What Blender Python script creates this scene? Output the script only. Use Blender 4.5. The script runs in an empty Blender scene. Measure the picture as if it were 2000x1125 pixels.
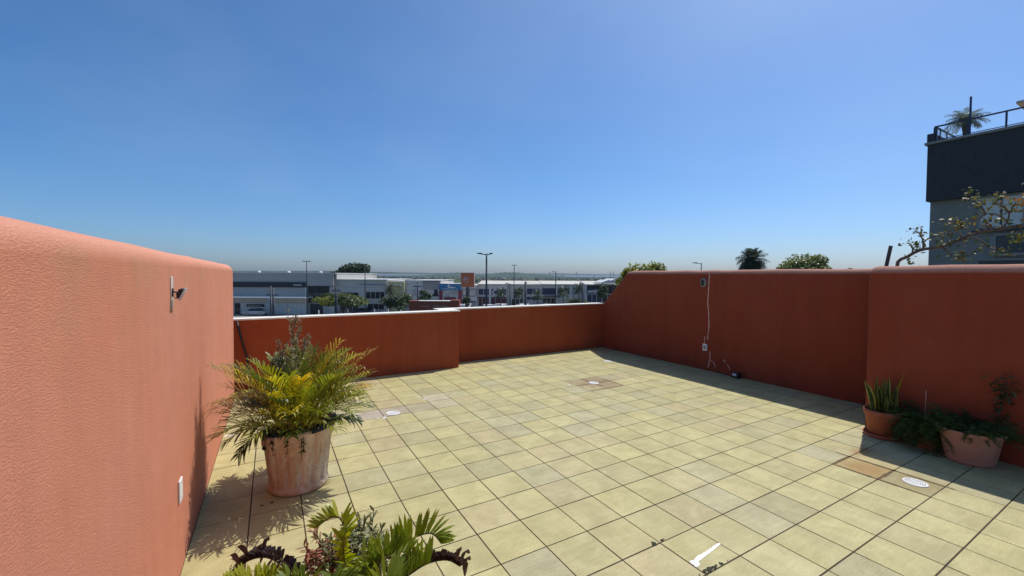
import bpy, bmesh, math, random
from mathutils import Vector, Matrix, Euler

# ------------------------------------------------------------------ camera, sky, sun, exposure
S = bpy.context.scene
COL = S.collection
PI = math.pi
FPX, VC = 813.8135, 562.5
PT, RO, YW = .0288, .0054, .5223
CAM = Vector((-.7594, -2.8450, 1.5622))
_R1 = Matrix(((math.cos(YW), -math.sin(YW), 0), (math.sin(YW), math.cos(YW), 0), (0, 0, 1)))
_R2 = Matrix(((1, 0, 0), (0, math.sin(PT), math.cos(PT)), (0, math.cos(PT), -math.sin(PT))))
_R3 = Matrix(((math.cos(RO), math.sin(RO), 0), (-math.sin(RO), math.cos(RO), 0), (0, 0, 1)))
ROT = _R3 @ _R2 @ _R1                       # rows: right, up, forward
cd = bpy.data.cameras.new("camera"); cam = bpy.data.objects.new("camera", cd); COL.objects.link(cam)
r_, u_, f_ = ROT[0], ROT[1], ROT[2]
cam.matrix_world = Matrix(((r_.x, u_.x, -f_.x, CAM.x), (r_.y, u_.y, -f_.y, CAM.y), (r_.z, u_.z, -f_.z, CAM.z), (0, 0, 0, 1)))
cd.sensor_width = 36; cd.lens = FPX * 36 / 2000; cd.clip_start = .02; cd.clip_end = 60000
S.camera = cam

SUN_EL, SUN_AZ = math.radians(60.3), math.radians(72.7)   # azimuth from +Y towards +X
W = bpy.data.worlds.new("World"); S.world = W; W.use_nodes = True
_n = W.node_tree
sky = _n.nodes.new('ShaderNodeTexSky'); sky.sky_type = 'NISHITA'; sky.sun_disc = False
sky.sun_elevation = SUN_EL; sky.sun_rotation = SUN_AZ
sky.altitude = 0; sky.air_density = .8; sky.dust_density = 1.45; sky.ozone_density = 10.0
_hs = _n.nodes.new('ShaderNodeHueSaturation'); _hs.inputs['Saturation'].default_value = 1.12; _hs.inputs['Hue'].default_value = .495
_n.links.new(sky.outputs[0], _hs.inputs['Color']); 
_tc = _n.nodes.new('ShaderNodeTexCoord'); _mp = _n.nodes.new('ShaderNodeMapping'); _mp.inputs['Scale'].default_value = (1.6, 1.1, 2.6)   # thin veils of high cloud
_nz = _n.nodes.new('ShaderNodeTexNoise'); _nz.inputs['Scale'].default_value = 1.5; _nz.inputs['Detail'].default_value = 5; _nz.inputs['Roughness'].default_value = .5
_rp = _n.nodes.new('ShaderNodeMapRange'); _rp.inputs[1].default_value = .42; _rp.inputs[2].default_value = .75; _rp.inputs[4].default_value = .07
_mx = _n.nodes.new('ShaderNodeMix'); _mx.data_type = 'RGBA'; _mx.inputs[7].default_value = (5.0, 5.9, 6.9, 1)
_n.links.new(_tc.outputs['Generated'], _mp.inputs[0]); _n.links.new(_mp.outputs[0], _nz.inputs['Vector']); _n.links.new(_nz.outputs['Fac'], _rp.inputs[0])
_n.links.new(_rp.outputs[0], _mx.inputs[0]); _n.links.new(_hs.outputs[0], _mx.inputs[6]); _n.links.new(_mx.outputs[2], _n.nodes['Background'].inputs[0]); _n.nodes['Background'].inputs[1].default_value = .138
sd = bpy.data.lights.new("sun", 'SUN'); sd.energy = 4.0; sd.angle = math.radians(.53); sd.color = (1, .955, .88)
sun = bpy.data.objects.new("sun", sd); COL.objects.link(sun)
SDIR = Vector((math.sin(SUN_AZ) * math.cos(SUN_EL), math.cos(SUN_AZ) * math.cos(SUN_EL), math.sin(SUN_EL)))
sun.rotation_euler = SDIR.to_track_quat('Z', 'Y').to_euler(); sun.location = (10, 5, 30)
S.view_settings.view_transform = 'Standard'; S.view_settings.look = 'None'
S.view_settings.exposure = 0.0; S.view_settings.gamma = 1
S.render.engine = 'CYCLES'; S.cycles.max_bounces = 6; S.cycles.transparent_max_bounces = 6

# ------------------------------------------------------------------ helpers
def ray(u, v): return ROT.transposed() @ Vector(((u - 1000) / FPX, (VC - v) / FPX, 1))
def atd(u, v, D): return CAM + ray(u, v) * D                     # a point D metres in front of the viewpoint
def atx(u, v, x): d = ray(u, v); return CAM + d * ((x - CAM.x) / d.x)
GZ = -6.5                                                        # street level; the terrace floor is z = 0
RH = Vector((math.cos(YW), -math.sin(YW), 0)); FH = Vector((math.sin(YW), math.cos(YW), 0))
def ground(u, D):                                                # point on the street D metres ahead
    p = CAM + RH * ((u - 1000) / FPX * D) + FH * D; return Vector((p.x, p.y, GZ))
def zat(v, D): return CAM.z - (v - 539.05) * D / FPX

class MB:
    """collects shapes, then links them as ONE mesh object"""
    def __init__(s): s.v = []; s.f = []; s.c = []; s.cur = (1, 1, 1)
    def add(s, vs, fs, col=None):
        o = len(s.v); s.v += [tuple(p) for p in vs]
        for f in fs: s.f.append(tuple(i + o for i in f)); s.c.append(col or s.cur)
    def box(s, x0, x1, y0, y1, z0, z1):
        s.add([(x0,y0,z0),(x1,y0,z0),(x1,y1,z0),(x0,y1,z0),(x0,y0,z1),(x1,y0,z1),(x1,y1,z1),(x0,y1,z1)],
              [(0,3,2,1),(4,5,6,7),(0,1,5,4),(1,2,6,5),(2,3,7,6),(3,0,4,7)])
    def prism(s, pts, ax, a, b):
        """outline pts (2D) extruded along axis ax from a to b; other axes in order"""
        n = len(pts); vs = []
        for t in (a, b):
            for p in pts:
                q = [0, 0, 0]; o = [i for i in range(3) if i != ax]; q[o[0]], q[o[1]] = p; q[ax] = t; vs.append(q)
        fs = [tuple(range(n)), tuple(range(2 * n - 1, n - 1, -1))]
        for i in range(n): j = (i + 1) % n; fs.append((j, i, n + i, n + j))
        s.add(vs, fs)
    def tube(s, pts, rad, n=6, col=None, cap=True):
        pts = [Vector(p) for p in pts]; m = len(pts)
        if not isinstance(rad, (list, tuple)): rad = [rad] * m
        vs = []; up = Vector((0, 0, 1)); prev = None
        for i, p in enumerate(pts):
            t = (pts[min(i + 1, m - 1)] - pts[max(i - 1, 0)]).normalized()
            a = prev if prev is not None else (up if abs(t.z) < .95 else Vector((1, 0, 0)))
            a = (a - t * a.dot(t)); a = a.normalized() if a.length > 1e-6 else t.orthogonal().normalized()
            prev = a; b = t.cross(a)
            for k in range(n):
                w = 2 * PI * k / n; vs.append(p + (a * math.cos(w) + b * math.sin(w)) * rad[i])
        fs = []
        for i in range(m - 1):
            for k in range(n):
                k2 = (k + 1) % n; fs.append((i*n+k, i*n+k2, (i+1)*n+k2, (i+1)*n+k))
        if cap: fs += [tuple(range(n - 1, -1, -1)), tuple((m-1)*n + k for k in range(n))]
        s.add(vs, fs, col)
    def lathe(s, prof, n=32, ctr=(0, 0, 0), flute=0, col=None, lean=(0, 0)):
        vs = []
        for (r, z) in prof:
            for k in range(n):
                w = 2 * PI * k / n
                vs.append((ctr[0] + r * math.cos(w) + lean[0] * z, ctr[1] + r * math.sin(w) + lean[1] * z, ctr[2] + z))
        fs = []
        for i in range(len(prof) - 1):
            for k in range(n):
                k2 = (k + 1) % n; fs.append((i*n+k, i*n+k2, (i+1)*n+k2, (i+1)*n+k))
        s.add(vs, fs, col)
    def disc(s, c, r, n=24, zs=1):
        s.add([(c[0] + r*math.cos(2*PI*k/n), c[1] + r*math.sin(2*PI*k/n), c[2]) for k in range(n)], [tuple(range(n))])
    def build(s, name, m, parent=None, smooth=False, colour=False, loc=None, rz=0):
        me = bpy.data.meshes.new(name); me.from_pydata(s.v, [], s.f); me.validate()
        if smooth: me.polygons.foreach_set('use_smooth', [True] * len(me.polygons))
        if colour:
            at = me.color_attributes.new('tint', 'FLOAT_COLOR', 'CORNER'); buf = []
            for p in me.polygons:
                c = s.c[p.index] if p.index < len(s.c) else (1, 1, 1)
                buf += [c[0], c[1], c[2], 1] * p.loop_total
            at.data.foreach_set('color', buf)
        if m: me.materials.append(m)
        o = bpy.data.objects.new(name, me); COL.objects.link(o)
        if parent: o.parent = parent
        if loc is not None: o.location = loc
        if rz: o.rotation_euler = (0, 0, rz)
        return o

def tag(o, label, cat, group=None):
    o['label'] = label; o['category'] = cat
    if group: o['group'] = group
    return o
def struct(o): o['kind'] = 'structure'; return o
def thing(name, loc, label, cat, group=None, rz=0):
    o = bpy.data.objects.new(name, None); COL.objects.link(o); o.location = loc; o.rotation_euler = (0, 0, rz)
    o.empty_display_size = .1
    return tag(o, label, cat, group)
def copy_tree(o, parent=None):
    c = o.copy(); COL.objects.link(c)
    if parent: c.parent = parent
    for ch in list(o.children): copy_tree(ch, c)
    return c
def bevelled(o, w, seg=3):
    m = o.modifiers.new('bevel', 'BEVEL'); m.width = w; m.segments = seg; m.limit_method = 'ANGLE'; m.angle_limit = math.radians(40)
    return o
def frac(x): return x - math.floor(x)

# ------------------------------------------------------------------ materials
class NT:
    def __init__(s, name):
        s.m = bpy.data.materials.new(name); s.m.use_nodes = True; s.t = s.m.node_tree
        s.b = s.t.nodes['Principled BSDF']; s.o = s.t.nodes['Material Output']
    def n(s, typ, **k):
        x = s.t.nodes.new(typ)
        for a, v in k.items(): setattr(x, a, v)
        return x
    def l(s, a, b): s.t.links.new(a, b)
    def coord(s): return s.n('ShaderNodeTexCoord').outputs['Object']
    def noise(s, scale, detail=4, rough=.55, vec=None, dist=0):
        x = s.n('ShaderNodeTexNoise'); x.inputs['Scale'].default_value = scale; x.inputs['Detail'].default_value = detail
        x.inputs['Roughness'].default_value = rough; x.inputs['Distortion'].default_value = dist
        s.l(vec or s.coord(), x.inputs['Vector']); return x.outputs['Fac']
    def ramp(s, fac, stops):
        x = s.n('ShaderNodeValToRGB'); e = x.color_ramp.elements
        while len(e) < len(stops): e.new(.5)
        for k, (p, c) in enumerate(stops): e[k].position = p; e[k].color = (*c, 1) if len(c) == 3 else c
        s.l(fac, x.inputs[0]); return x.outputs[0]
    def mix(s, fac, a, b, mode='MIX'):
        x = s.n('ShaderNodeMix', data_type='RGBA', blend_type=mode)
        for sock, v in ((x.inputs[0], fac), (x.inputs[6], a), (x.inputs[7], b)):
            if isinstance(v, (int, float)): sock.default_value = v
            elif isinstance(v, tuple): sock.default_value = (*v, 1)
            else: s.l(v, sock)
        return x.outputs[2]
    def math(s, op, a, b=0, c=0):
        x = s.n('ShaderNodeMath', operation=op)
        for i, v in enumerate((a, b, c)):
            if isinstance(v, (int, float)): x.inputs[i].default_value = v
            else: s.l(v, x.inputs[i])
        return x.outputs[0]
    def bump(s, h, dist, strength=1, prev=None):
        x = s.n('ShaderNodeBump'); x.inputs['Distance'].default_value = dist; x.inputs['Strength'].default_value = strength
        s.l(h, x.inputs['Height'])
        if prev: s.l(prev, x.inputs['Normal'])
        return x.outputs[0]

def plain(name, col, rough=.6, metal=0, var=.12, scale=6, spec=.5, bump=0):
    t = NT(name); b = t.b; b.inputs['Roughness'].default_value = rough; b.inputs['Metallic'].default_value = metal
    b.inputs['Specular IOR Level'].default_value = spec
    f = t.noise(scale, 5)
    lo = tuple(c * (1 - var) for c in col); hi = tuple(min(1, c * (1 + var)) for c in col)
    t.l(t.ramp(f, [(.3, lo), (.7, hi)]), b.inputs['Base Color'])
    if bump: t.l(t.bump(t.noise(scale * 8, 4), bump), b.inputs['Normal'])
    return t.m

def stucco(name, base, worn, grain, bump, wornamt=.5, streak=0, stain_shade=None, lit_top=None, squash=.6):
    t = NT(name); b = t.b; b.inputs['Roughness'].default_value = .93; b.inputs['Specular IOR Level'].default_value = .15
    co = t.coord()
    big = t.noise(.9, 4, .6, co); mid = t.noise(5, 5, .6, co)
    c = t.mix(t.ramp(big, [(.35, (0, 0, 0)), (.7, (1, 1, 1))]), base, worn)
    c = t.mix(t.ramp(mid, [(.3, (.35,) * 3), (.7, (0,) * 3)]), c, tuple(x * .8 for x in base))
    if streak:                                                    # rain streaks, weathering that runs down the wall
        mp = t.n('ShaderNodeMapping'); mp.inputs['Scale'].default_value = (7, 7, .5); t.l(co, mp.inputs[0])
        st = t.noise(1, 5, .65, mp.outputs[0])
        c = t.mix(t.math('MULTIPLY', t.ramp(st, [(.47, (0, 0, 0)), (.75, (1, 1, 1))]), streak), c, tuple(x * .62 for x in base))
    if stain_shade:  # height tint: stains on the left wall, grime and painted shade at feet
        sx = t.n('ShaderNodeSeparateXYZ'); t.l(co, sx.inputs[0])
        d = t.n('ShaderNodeMapRange'); d.inputs[1].default_value = stain_shade[0]; d.inputs[2].default_value = stain_shade[1]
        t.l(sx.outputs[2], d.inputs[0])
        k = t.math('MULTIPLY', d.outputs[0], t.ramp(t.noise(3.2, 5, .65, co), [(.42, (0,) * 3), (.62, (1,) * 3)]))
        c = t.mix(t.math('MULTIPLY', k, stain_shade[3]), c, stain_shade[2])
    if lit_top:                                                      # sunlit band of the rounded top, painted into the colour by height
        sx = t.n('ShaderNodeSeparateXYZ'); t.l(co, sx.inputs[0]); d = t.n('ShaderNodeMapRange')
        d.inputs[1].default_value = lit_top[0]; d.inputs[2].default_value = lit_top[1]
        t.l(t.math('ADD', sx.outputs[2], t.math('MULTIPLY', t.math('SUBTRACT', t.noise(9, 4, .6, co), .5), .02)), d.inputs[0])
        c = t.mix(d.outputs[0], c, lit_top[2])
    fine = t.noise(grain * 2.6, 4, .7, co)
    c = t.mix(t.ramp(fine, [(.36, (.5,) * 3), (.54, (0,) * 3)]), c, tuple(x * .72 for x in base))
    t.l(c, b.inputs['Base Color'])
    mp2 = t.n('ShaderNodeMapping'); mp2.inputs['Scale'].default_value = (1, squash, 1.15); t.l(co, mp2.inputs[0])
    g1 = t.noise(grain, 5, .62, mp2.outputs[0], .8)
    n1 = t.bump(t.ramp(g1, [(.3, (0,) * 3), (.62, (1,) * 3)]), bump)
    n2 = t.bump(t.noise(1.7, 3, .5, co), .02, 1, n1)
    t.l(n2, b.inputs['Normal']); return t.m

M = {}
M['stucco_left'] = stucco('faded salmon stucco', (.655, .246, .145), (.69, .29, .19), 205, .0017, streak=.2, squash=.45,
                          stain_shade=(1.15, 1.68, (.47, .27, .15), .5), lit_top=(1.60, 1.66, (.72, .34, .235)))  # upper wall stains; paler top colour paints in the sunlit edge
M['stucco_right'] = stucco('terracotta stucco', (.315, .066, .030), (.35, .088, .045), 85, .0025, streak=.42, lit_top=(1.605, 1.635, (.56, .30, .22)), stain_shade=(.30, .0, (.15, .05, .03), .6))  # sunlit top edge painted pale; foot darkened for slight grime and shade
M['stucco_parapet'] = stucco('orange stucco', (.40, .083, .030), (.42, .105, .042), 85, .0025, streak=.42, stain_shade=(.25, .0, (.18, .055, .03), .6))  # foot colour carries slight grime plus the shade at the base
M['cap'] = plain('white cap stone', (.84, .79, .69), .7, var=.1, scale=9)
M['filler'] = plain('pale mortar filler', (.62, .40, .33), .9, var=.15, scale=40)
M['white_plastic'] = plain('white plastic', (.78, .78, .75), .4, var=.04)
M['grey_plastic'] = plain('grey plastic', (.25, .23, .22), .5, var=.1)
M['black_metal'] = plain('black metal', (.016, .015, .018), .45, var=.2)
M['dark_metal'] = plain('dark painted steel', (.035, .04, .05), .5, var=.2)
M['bare_metal'] = plain('galvanised steel', (.45, .46, .47), .45, .6, var=.12, scale=14)
M['bare_plaster'] = plain('bare plaster patch', (.62, .53, .43), .9, var=.2, scale=60)
M['glass_face'] = plain('lamp glass', (.6, .62, .63), .12, var=.05)
M['paint_white'] = plain('spilled white paint', (.82, .82, .80), .6, var=.03, scale=20)
M['moss'] = plain('dark moss', (.035, .035, .018), .95, var=.5, scale=50)
M['dirt'] = plain('brown joint dirt', (.13, .085, .04), .95, var=.5, scale=30)
M['soil'] = plain('potting soil', (.035, .024, .017), .95, var=.5, scale=60, bump=.01)

def tile_mat():
    t = NT('sandy ceramic tile'); b = t.b
    at = t.n('ShaderNodeVertexColor', layer_name='tint'); co = t.coord()
    c = t.mix(t.ramp(t.noise(130, 6, .75, co), [(.33, (.75, .74, .68)), (.66, (1.1, 1.1, 1.08))]), at.outputs[0], (1, 1, 1), 'MULTIPLY')
    t.t.nodes.remove(c.node)
    f = t.ramp(t.noise(110, 6, .78, co), [(.33, (.80, .79, .72)), (.67, (1.08, 1.08, 1.08))])
    c = t.mix(1.0, at.outputs[0], f, 'MULTIPLY')
    blot = t.ramp(t.noise(4.5, 6, .65, co, .5), [(.40, (.86, .85, .82)), (.62, (1.04, 1.04, 1.03))])
    c = t.mix(1.0, c, blot, 'MULTIPLY')
    mp = t.n('ShaderNodeMapping'); mp.inputs['Scale'].default_value = (3, 30, 1); t.l(co, mp.inputs[0])
    veins = t.ramp(t.noise(1, 5, .7, mp.outputs[0], 1.5), [(.44, (.92, .91, .88)), (.60, (1.02, 1.02, 1.02))])
    c = t.mix(.8, c, veins, 'MULTIPLY')
    # wet rusty run-off left around the drains
    def spot(c, cx, cy, rx, ry, col, amt, edge=.7):
        mpx = t.n('ShaderNodeMapping'); mpx.inputs['Location'].default_value = (-cx / rx, -cy / ry, 0)
        mpx.inputs['Scale'].default_value = (1 / rx, 1 / ry, 0); t.l(co, mpx.inputs[0])
        ln = t.n('ShaderNodeVectorMath', operation='LENGTH'); t.l(mpx.outputs[0], ln.inputs[0])
        d = t.math('ADD', ln.outputs['Value'], t.math('MULTIPLY', t.math('SUBTRACT', t.noise(11, 5, .65, co), .5), 2.2))
        k = t.ramp(d, [(1 - edge, (1,) * 3), (1.0, (0,) * 3)])
        return t.mix(t.math('MULTIPLY', k, amt), c, col)
    c = spot(c, 3.45, -1.38, .19, .17, (.33, .185, .055), .7)
    c = spot(c, 3.50, -1.68, .24, .17, (.29, .22, .085), .6)
    c = spot(c, 3.85, -1.20, .22, .08, (.34, .19, .07), .75)
    c = spot(c, 3.31, 1.80, .40, .34, (.24, .16, .085), .55)
    c = spot(c, .25, 1.86, .28, .16, (.40, .34, .28), .45)
    c = spot(c, .72, 1.95, .24, .13, (.38, .32, .22), .45)
    t.l(c, b.inputs['Base Color'])
    t.l(t.ramp(t.noise(3, 4, .6, co), [(.3, (.5,) * 3), (.7, (.75,) * 3)]), b.inputs['Roughness'])
    b.inputs['Specular IOR Level'].default_value = .3
    t.l(t.bump(t.noise(160, 5, .7, co), .0009), b.inputs['Normal'])
    return t.m
M['tile'] = tile_mat()
M['grout'] = plain('dark grout', (.055, .036, .02), .95, var=.45, scale=14)

def leafmat(name, rough=.45, trans=.35, spec=.4):
    t = NT(name); at = t.n('ShaderNodeVertexColor', layer_name='tint')
    t.l(at.outputs[0], t.b.inputs['Base Color']); t.b.inputs['Roughness'].default_value = rough
    t.b.inputs['Specular IOR Level'].default_value = spec
    tr = t.n('ShaderNodeBsdfTranslucent'); mx = t.n('ShaderNodeMixShader'); mx.inputs[0].default_value = trans
    hs = t.n('ShaderNodeHueSaturation'); hs.inputs['Saturation'].default_value = 1.1; hs.inputs['Value'].default_value = 1.3
    t.l(at.outputs[0], hs.inputs['Color']); t.l(hs.outputs[0], tr.inputs[0])
    t.l(t.b.outputs[0], mx.inputs[1]); t.l(tr.outputs[0], mx.inputs[2]); t.l(mx.outputs[0], t.o.inputs[0]); return t.m
M['leaf'] = leafmat('foliage')
M['palm_leaf'] = leafmat('glossy palm foliage', .36, .38, .45)
M['bark'] = plain('grey bark', (.13, .105, .085), .9, var=.35, scale=20, bump=.01)
M['bark_dark'] = plain('dark bark', (.05, .04, .035), .9, var=.35, scale=25)

def pot_mat(name, base, pale, amt, sc=9):
    t = NT(name); b = t.b; b.inputs['Roughness'].default_value = .85; co = t.coord()
    mp = t.n('ShaderNodeMapping'); mp.inputs['Scale'].default_value = (1, 1, .35); t.l(co, mp.inputs[0])
    k = t.ramp(t.noise(sc, 6, .7, mp.outputs[0], .6), [(.40, (0,) * 3), (.66, (1,) * 3)])
    c = t.mix(t.math('MULTIPLY', k, amt), base, pale)
    c = t.mix(t.ramp(t.noise(25, 5, .7, co), [(.32, (.5,) * 3), (.45, (0,) * 3)]), c, tuple(x * .55 for x in base))
    t.l(c, b.inputs['Base Color']); t.l(t.bump(t.noise(70, 4, .6, co), .002), b.inputs['Normal']); return t.m
M['pot_fluted'] = pot_mat('limescaled terracotta', (.50, .30, .185), (.72, .60, .48), .85)
M['pot_red'] = pot_mat('red terracotta', (.36, .10, .045), (.40, .17, .10), .4)
M['pot_salmon'] = pot_mat('salmon terracotta', (.47, .225, .155), (.52, .29, .21), .5)

# setting materials
M['asphalt'] = plain('asphalt', (.05, .05, .052), .9, var=.25, scale=.6)
M['pavement'] = plain('paving', (.26, .25, .23), .9, var=.2, scale=1.2)
M['road_paint'] = plain('road paint', (.7, .7, .66), .7, var=.1)
def land():
    t = NT('lowland'); co = t.coord()
    c = t.ramp(t.noise(.004, 7, .65, co), [(.35, (.045, .07, .03)), (.5, (.09, .12, .05)), (.66, (.17, .17, .09))])
    c = t.mix(t.ramp(t.noise(.03, 5, .7, co), [(.4, (.7,) * 3), (.6, (0,) * 3)]), c, (.04, .06, .03))
    t.l(c, t.b.inputs['Base Color']); t.b.inputs['Roughness'].default_value = 1; t.b.inputs['Specular IOR Level'].default_value = 0; return t.m
M['land'] = land()
M['wood'] = plain('far woodland', (.045, .075, .032), 1, var=.55, scale=.06, spec=0)
M['hill'] = plain('far hills', (.06, .08, .05), 1, var=.4, scale=.002, spec=0)
M['b_grey'] = plain('grey metal cladding', (.50, .465, .42), .5, var=.06, scale=1.5)
M['b_grey2'] = plain('light grey render', (.58, .54, .48), .8, var=.08, scale=.7)
M['b_white'] = plain('white render', (.70, .66, .61), .8, var=.07, scale=.7)
M['b_cream'] = plain('cream cladding', (.55, .52, .44), .7, var=.08, scale=.5)
M['b_green'] = plain('pale lime render', (.52, .50, .27), .8, var=.1, scale=.8)
M['b_mauve'] = plain('taupe render', (.44, .37, .34), .8, var=.07, scale=.7)
M['b_blue'] = plain('blue sign panel', (.03, .20, .38), .45, var=.06)
M['b_navy'] = plain('navy panel', (.03, .035, .09), .5, var=.2)
M['b_red'] = plain('dark red panel', (.24, .035, .04), .55, var=.12)
M['b_maroon'] = plain('maroon shopfront', (.11, .03, .035), .6, var=.3, scale=1.2)
M['b_orange'] = plain('orange sign panel', (.62, .15, .045), .45, var=.05)
M['b_black'] = plain('black fascia', (.02, .018, .022), .4, var=.2)
M['b_glass'] = plain('shop glass', (.02, .022, .032), .12, var=.5, scale=.6)
M['b_roof'] = plain('metal roofing', (.62, .61, .58), .55, var=.1, scale=.5)
M['lettering'] = plain('pale lettering', (.72, .72, .72), .6, var=.02)
M['terra_sign'] = plain('terracotta sign wall', (.36, .085, .05), .8, var=.12, scale=2)
M['char_clad'] = plain('charcoal cladding', (.040, .040, .044), .75, var=.25, scale=5)
M['grey_render'] = plain('grey render', (.26, .24, .215), .85, var=.12, scale=.8)
M['slab'] = plain('concrete slab edge', (.30, .28, .26), .8, var=.12, scale=3)
M['curtain'] = plain('white curtain', (.72, .71, .68), .8, var=.12, scale=4)
M['blue_steel'] = plain('navy painted steel', (.02, .03, .075), .4, var=.15)
M['beige'] = plain('beige fascia', (.52, .40, .30), .8, var=.06)
M['car_white'] = plain('white car paint', (.75, .76, .77), .25, var=.02)
M['car_silver'] = plain('silver car paint', (.42, .43, .45), .3, .3, var=.03)
M['car_dark'] = plain('dark blue car paint', (.03, .04, .07), .25, var=.05)
M['tyre'] = plain('tyre rubber', (.02, .02, .02), .9, var=.2)
M['rim'] = plain('alloy rim', (.5, .5, .5), .35, .8, var=.1)
M['lamp_lens'] = plain('headlamp lens', (.75, .76, .78), .15, var=.05)
M['concrete_pole'] = plain('concrete pole', (.10, .10, .11), .85, var=.15, scale=3)

# ------------------------------------------------------------------ ground, roads, far land
g = MB()
rings = [0, 40, 90, 160, 300, 700, 1600, 4000, 9000, 20000, 40000]; NS = 48
for r in rings[1:]:
    for k in range(NS): g.v.append((r * math.cos(2*PI*k/NS), r * math.sin(2*PI*k/NS), GZ))
g.v.append((0, 0, GZ)); ctr = len(g.v) - 1
for k in range(NS): g.f.append((ctr, k, (k + 1) % NS)); g.c.append((1,1,1))
for i in range(len(rings) - 2):
    for k in range(NS):
        k2 = (k + 1) % NS; g.f.append((i*NS+k, (i+1)*NS+k, (i+1)*NS+k2, i*NS+k2)); g.c.append((1,1,1))
struct(g.build('ground', M['land']))
ORG = Vector((CAM.x, CAM.y, 0))
def slab_frame(name, mat, X0, X1, Y0, Y1, z0, z1, parent=None):
    b = MB(); b.box(X0, X1, Y0, Y1, z0, z1); o = b.build(name, mat, parent)
    if parent is None: o.location = ORG; o.rotation_euler = (0, 0, -YW); struct(o)
    return o
def sheet(name, mat, X0, X1, Y0, Y1, z):
    b = MB(); b.add([(X0,Y0,z),(X1,Y0,z),(X1,Y1,z),(X0,Y1,z)], [(0,1,2,3)])
    o = b.build(name, mat); o.location = ORG; o.rotation_euler = (0, 0, -YW); return struct(o)
sheet('forecourt', M['pavement'], -140, 160, 72.2, 150, GZ + .01)
sheet('road', M['asphalt'], -220, 220, 50, 70, GZ + .008)
slab_frame('pavement', M['pavement'], -220, 220, 70, 72.2, GZ, GZ + .13)
lm = MB()
for k in range(-30, 30): lm.add([(k*7,59.9,GZ+.014),(k*7+3,59.9,GZ+.014),(k*7+3,60.05,GZ+.014),(k*7,60.05,GZ+.014)], [(0,1,2,3)])
o = lm.build('road_marking', M['road_paint']); o.location = ORG; o.rotation_euler = (0, 0, -YW); struct(o)

random.seed(5)
def ridge(name, mat, D, u0, u1, prof, depth, n=160, seed=1, rough=.12):
    """a hill whose crest height follows prof(u) in pixels above the plain, at distance D"""
    rnd = random.Random(seed); b = MB(); rows = 9; vs = []
    for i in range(n + 1):
        u = u0 + (u1 - u0) * i / n; h = prof(u) * D / FPX * (1 + rough * (rnd.random() - .5) * 2)
        for j in range(rows):
            t = j / (rows - 1); y = D - depth * .5 + depth * t
            z = GZ - 1 + h * math.sin(PI * t) ** .8 * (1 + .06 * (rnd.random() - .5))
            p = ORG + RH * ((u - 1000) / FPX * y) + FH * y; vs.append((p.x, p.y, z))
    fs = []
    for i in range(n):
        for j in range(rows - 1): fs.append((i*rows+j, (i+1)*rows+j, (i+1)*rows+j+1, i*rows+j+1))
    b.add(vs, fs); return struct(b.build(name, mat, smooth=True))
def bumpf(u, c, w): return math.exp(-((u - c) / w) ** 2)
ridge('hills', M['hill'], 8500, -1400, 3400, lambda u: 4.5 + 4.2*bumpf(u, 640, 190) + 2.2*bumpf(u, 430, 90) + 1.5*bumpf(u, 1090, 110)
      + 2*bumpf(u, 1700, 300), 2500, 220, 3, .04)
ridge('wooded_hill', M['wood'], 2600, 760, 1130, lambda u: 2.5*bumpf(u, 800, 60) + 8*bumpf(u, 890, 48) + 8.4*bumpf(u, 990, 52) + 4*bumpf(u, 1060, 60) + .2, 900, 150, 4, .10)

# ------------------------------------------------------------------ the terrace
WX, RX, JX = -1.19, 5.545, 4.62
fb = MB(); T = .3; gap = .0040
rnd = random.Random(11)
fl_x0, fl_x1, fl_y0, fl_y1 = WX, RX + .005, -4.6, 4.12
i0, i1 = math.floor(fl_x0 / T), math.ceil(fl_x1 / T); j0, j1 = math.floor(fl_y0 / T), math.ceil(fl_y1 / T)
STAIN = {(11,-5): ((.37,.235,.085), .68), (11,-6): ((.34,.285,.14), .7), (12,-5): ((.42,.30,.13), .35), (11,6): ((.33,.25,.15), .75), (10,6): ((.40,.31,.19), .7),
         (11,5): ((.38,.28,.17), .75), (10,5): ((.40,.30,.19), .45), (12,6): ((.42,.34,.22), .5), (1,6): ((.42,.36,.30), .75), (0,6): ((.47,.41,.35), .75), (2,6): ((.41,.36,.27), .65), (3,7): ((.56,.50,.40), .6), (3,6): ((.55,.51,.38), .5)}
for i in range(i0, i1):
    for j in range(j0, j1):
        x0, x1, y0, y1 = max(i*T, fl_x0) + gap, min((i+1)*T, fl_x1) - gap, j*T + gap, min((j+1)*T, fl_y1) - gap
        if x1 - x0 < .02 or y1 - y0 < .02: continue
        h = rnd.random(); q = rnd.random()
        base = (.50 + .03*q, .455 + .02*q, .238)
        grey = (.47, .44, .28); pink = (.52, .435, .255); dull = (.43, .395, .235)
        k = rnd.random() * .75
        alt = grey if h < .3 else pink if h < .48 else dull if h < .63 else (.53, .48, .235)
        c = tuple(a*(1-k) + b*k for a, b in zip(base, alt)); s = .94 + .1*rnd.random(); c = tuple(x*s for x in c)
        st_ = STAIN.get((i, j))
        if st_: c = tuple(a*(1-st_[1]) + b*st_[1] for a, b in zip(c, st_[0]))
        dz = [(rnd.random() - .5) * .0012 for _ in range(4)]
        jx, jy = (rnd.random() - .5) * .0016, (rnd.random() - .5) * .0016
        B = .0012
        P = [(x0+jx, y0+jy, dz[0]), (x1+jx, y0+jy, dz[1]), (x1+jx, y1+jy, dz[2]), (x0+jx, y1+jy, dz[3])]
        Q = [(x0+jx-B, y0+jy-B, -.008), (x1+jx+B, y0+jy-B, -.008), (x1+jx+B, y1+jy+B, -.008), (x0+jx-B, y1+jy+B, -.008)]
        fb.add(P + Q, [(0,1,2,3), (0,4,5,1), (1,5,6,2), (2,6,7,3), (3,7,4,0)], c)
floor = struct(fb.build('terrace_floor', M['tile'], colour=True))
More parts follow.
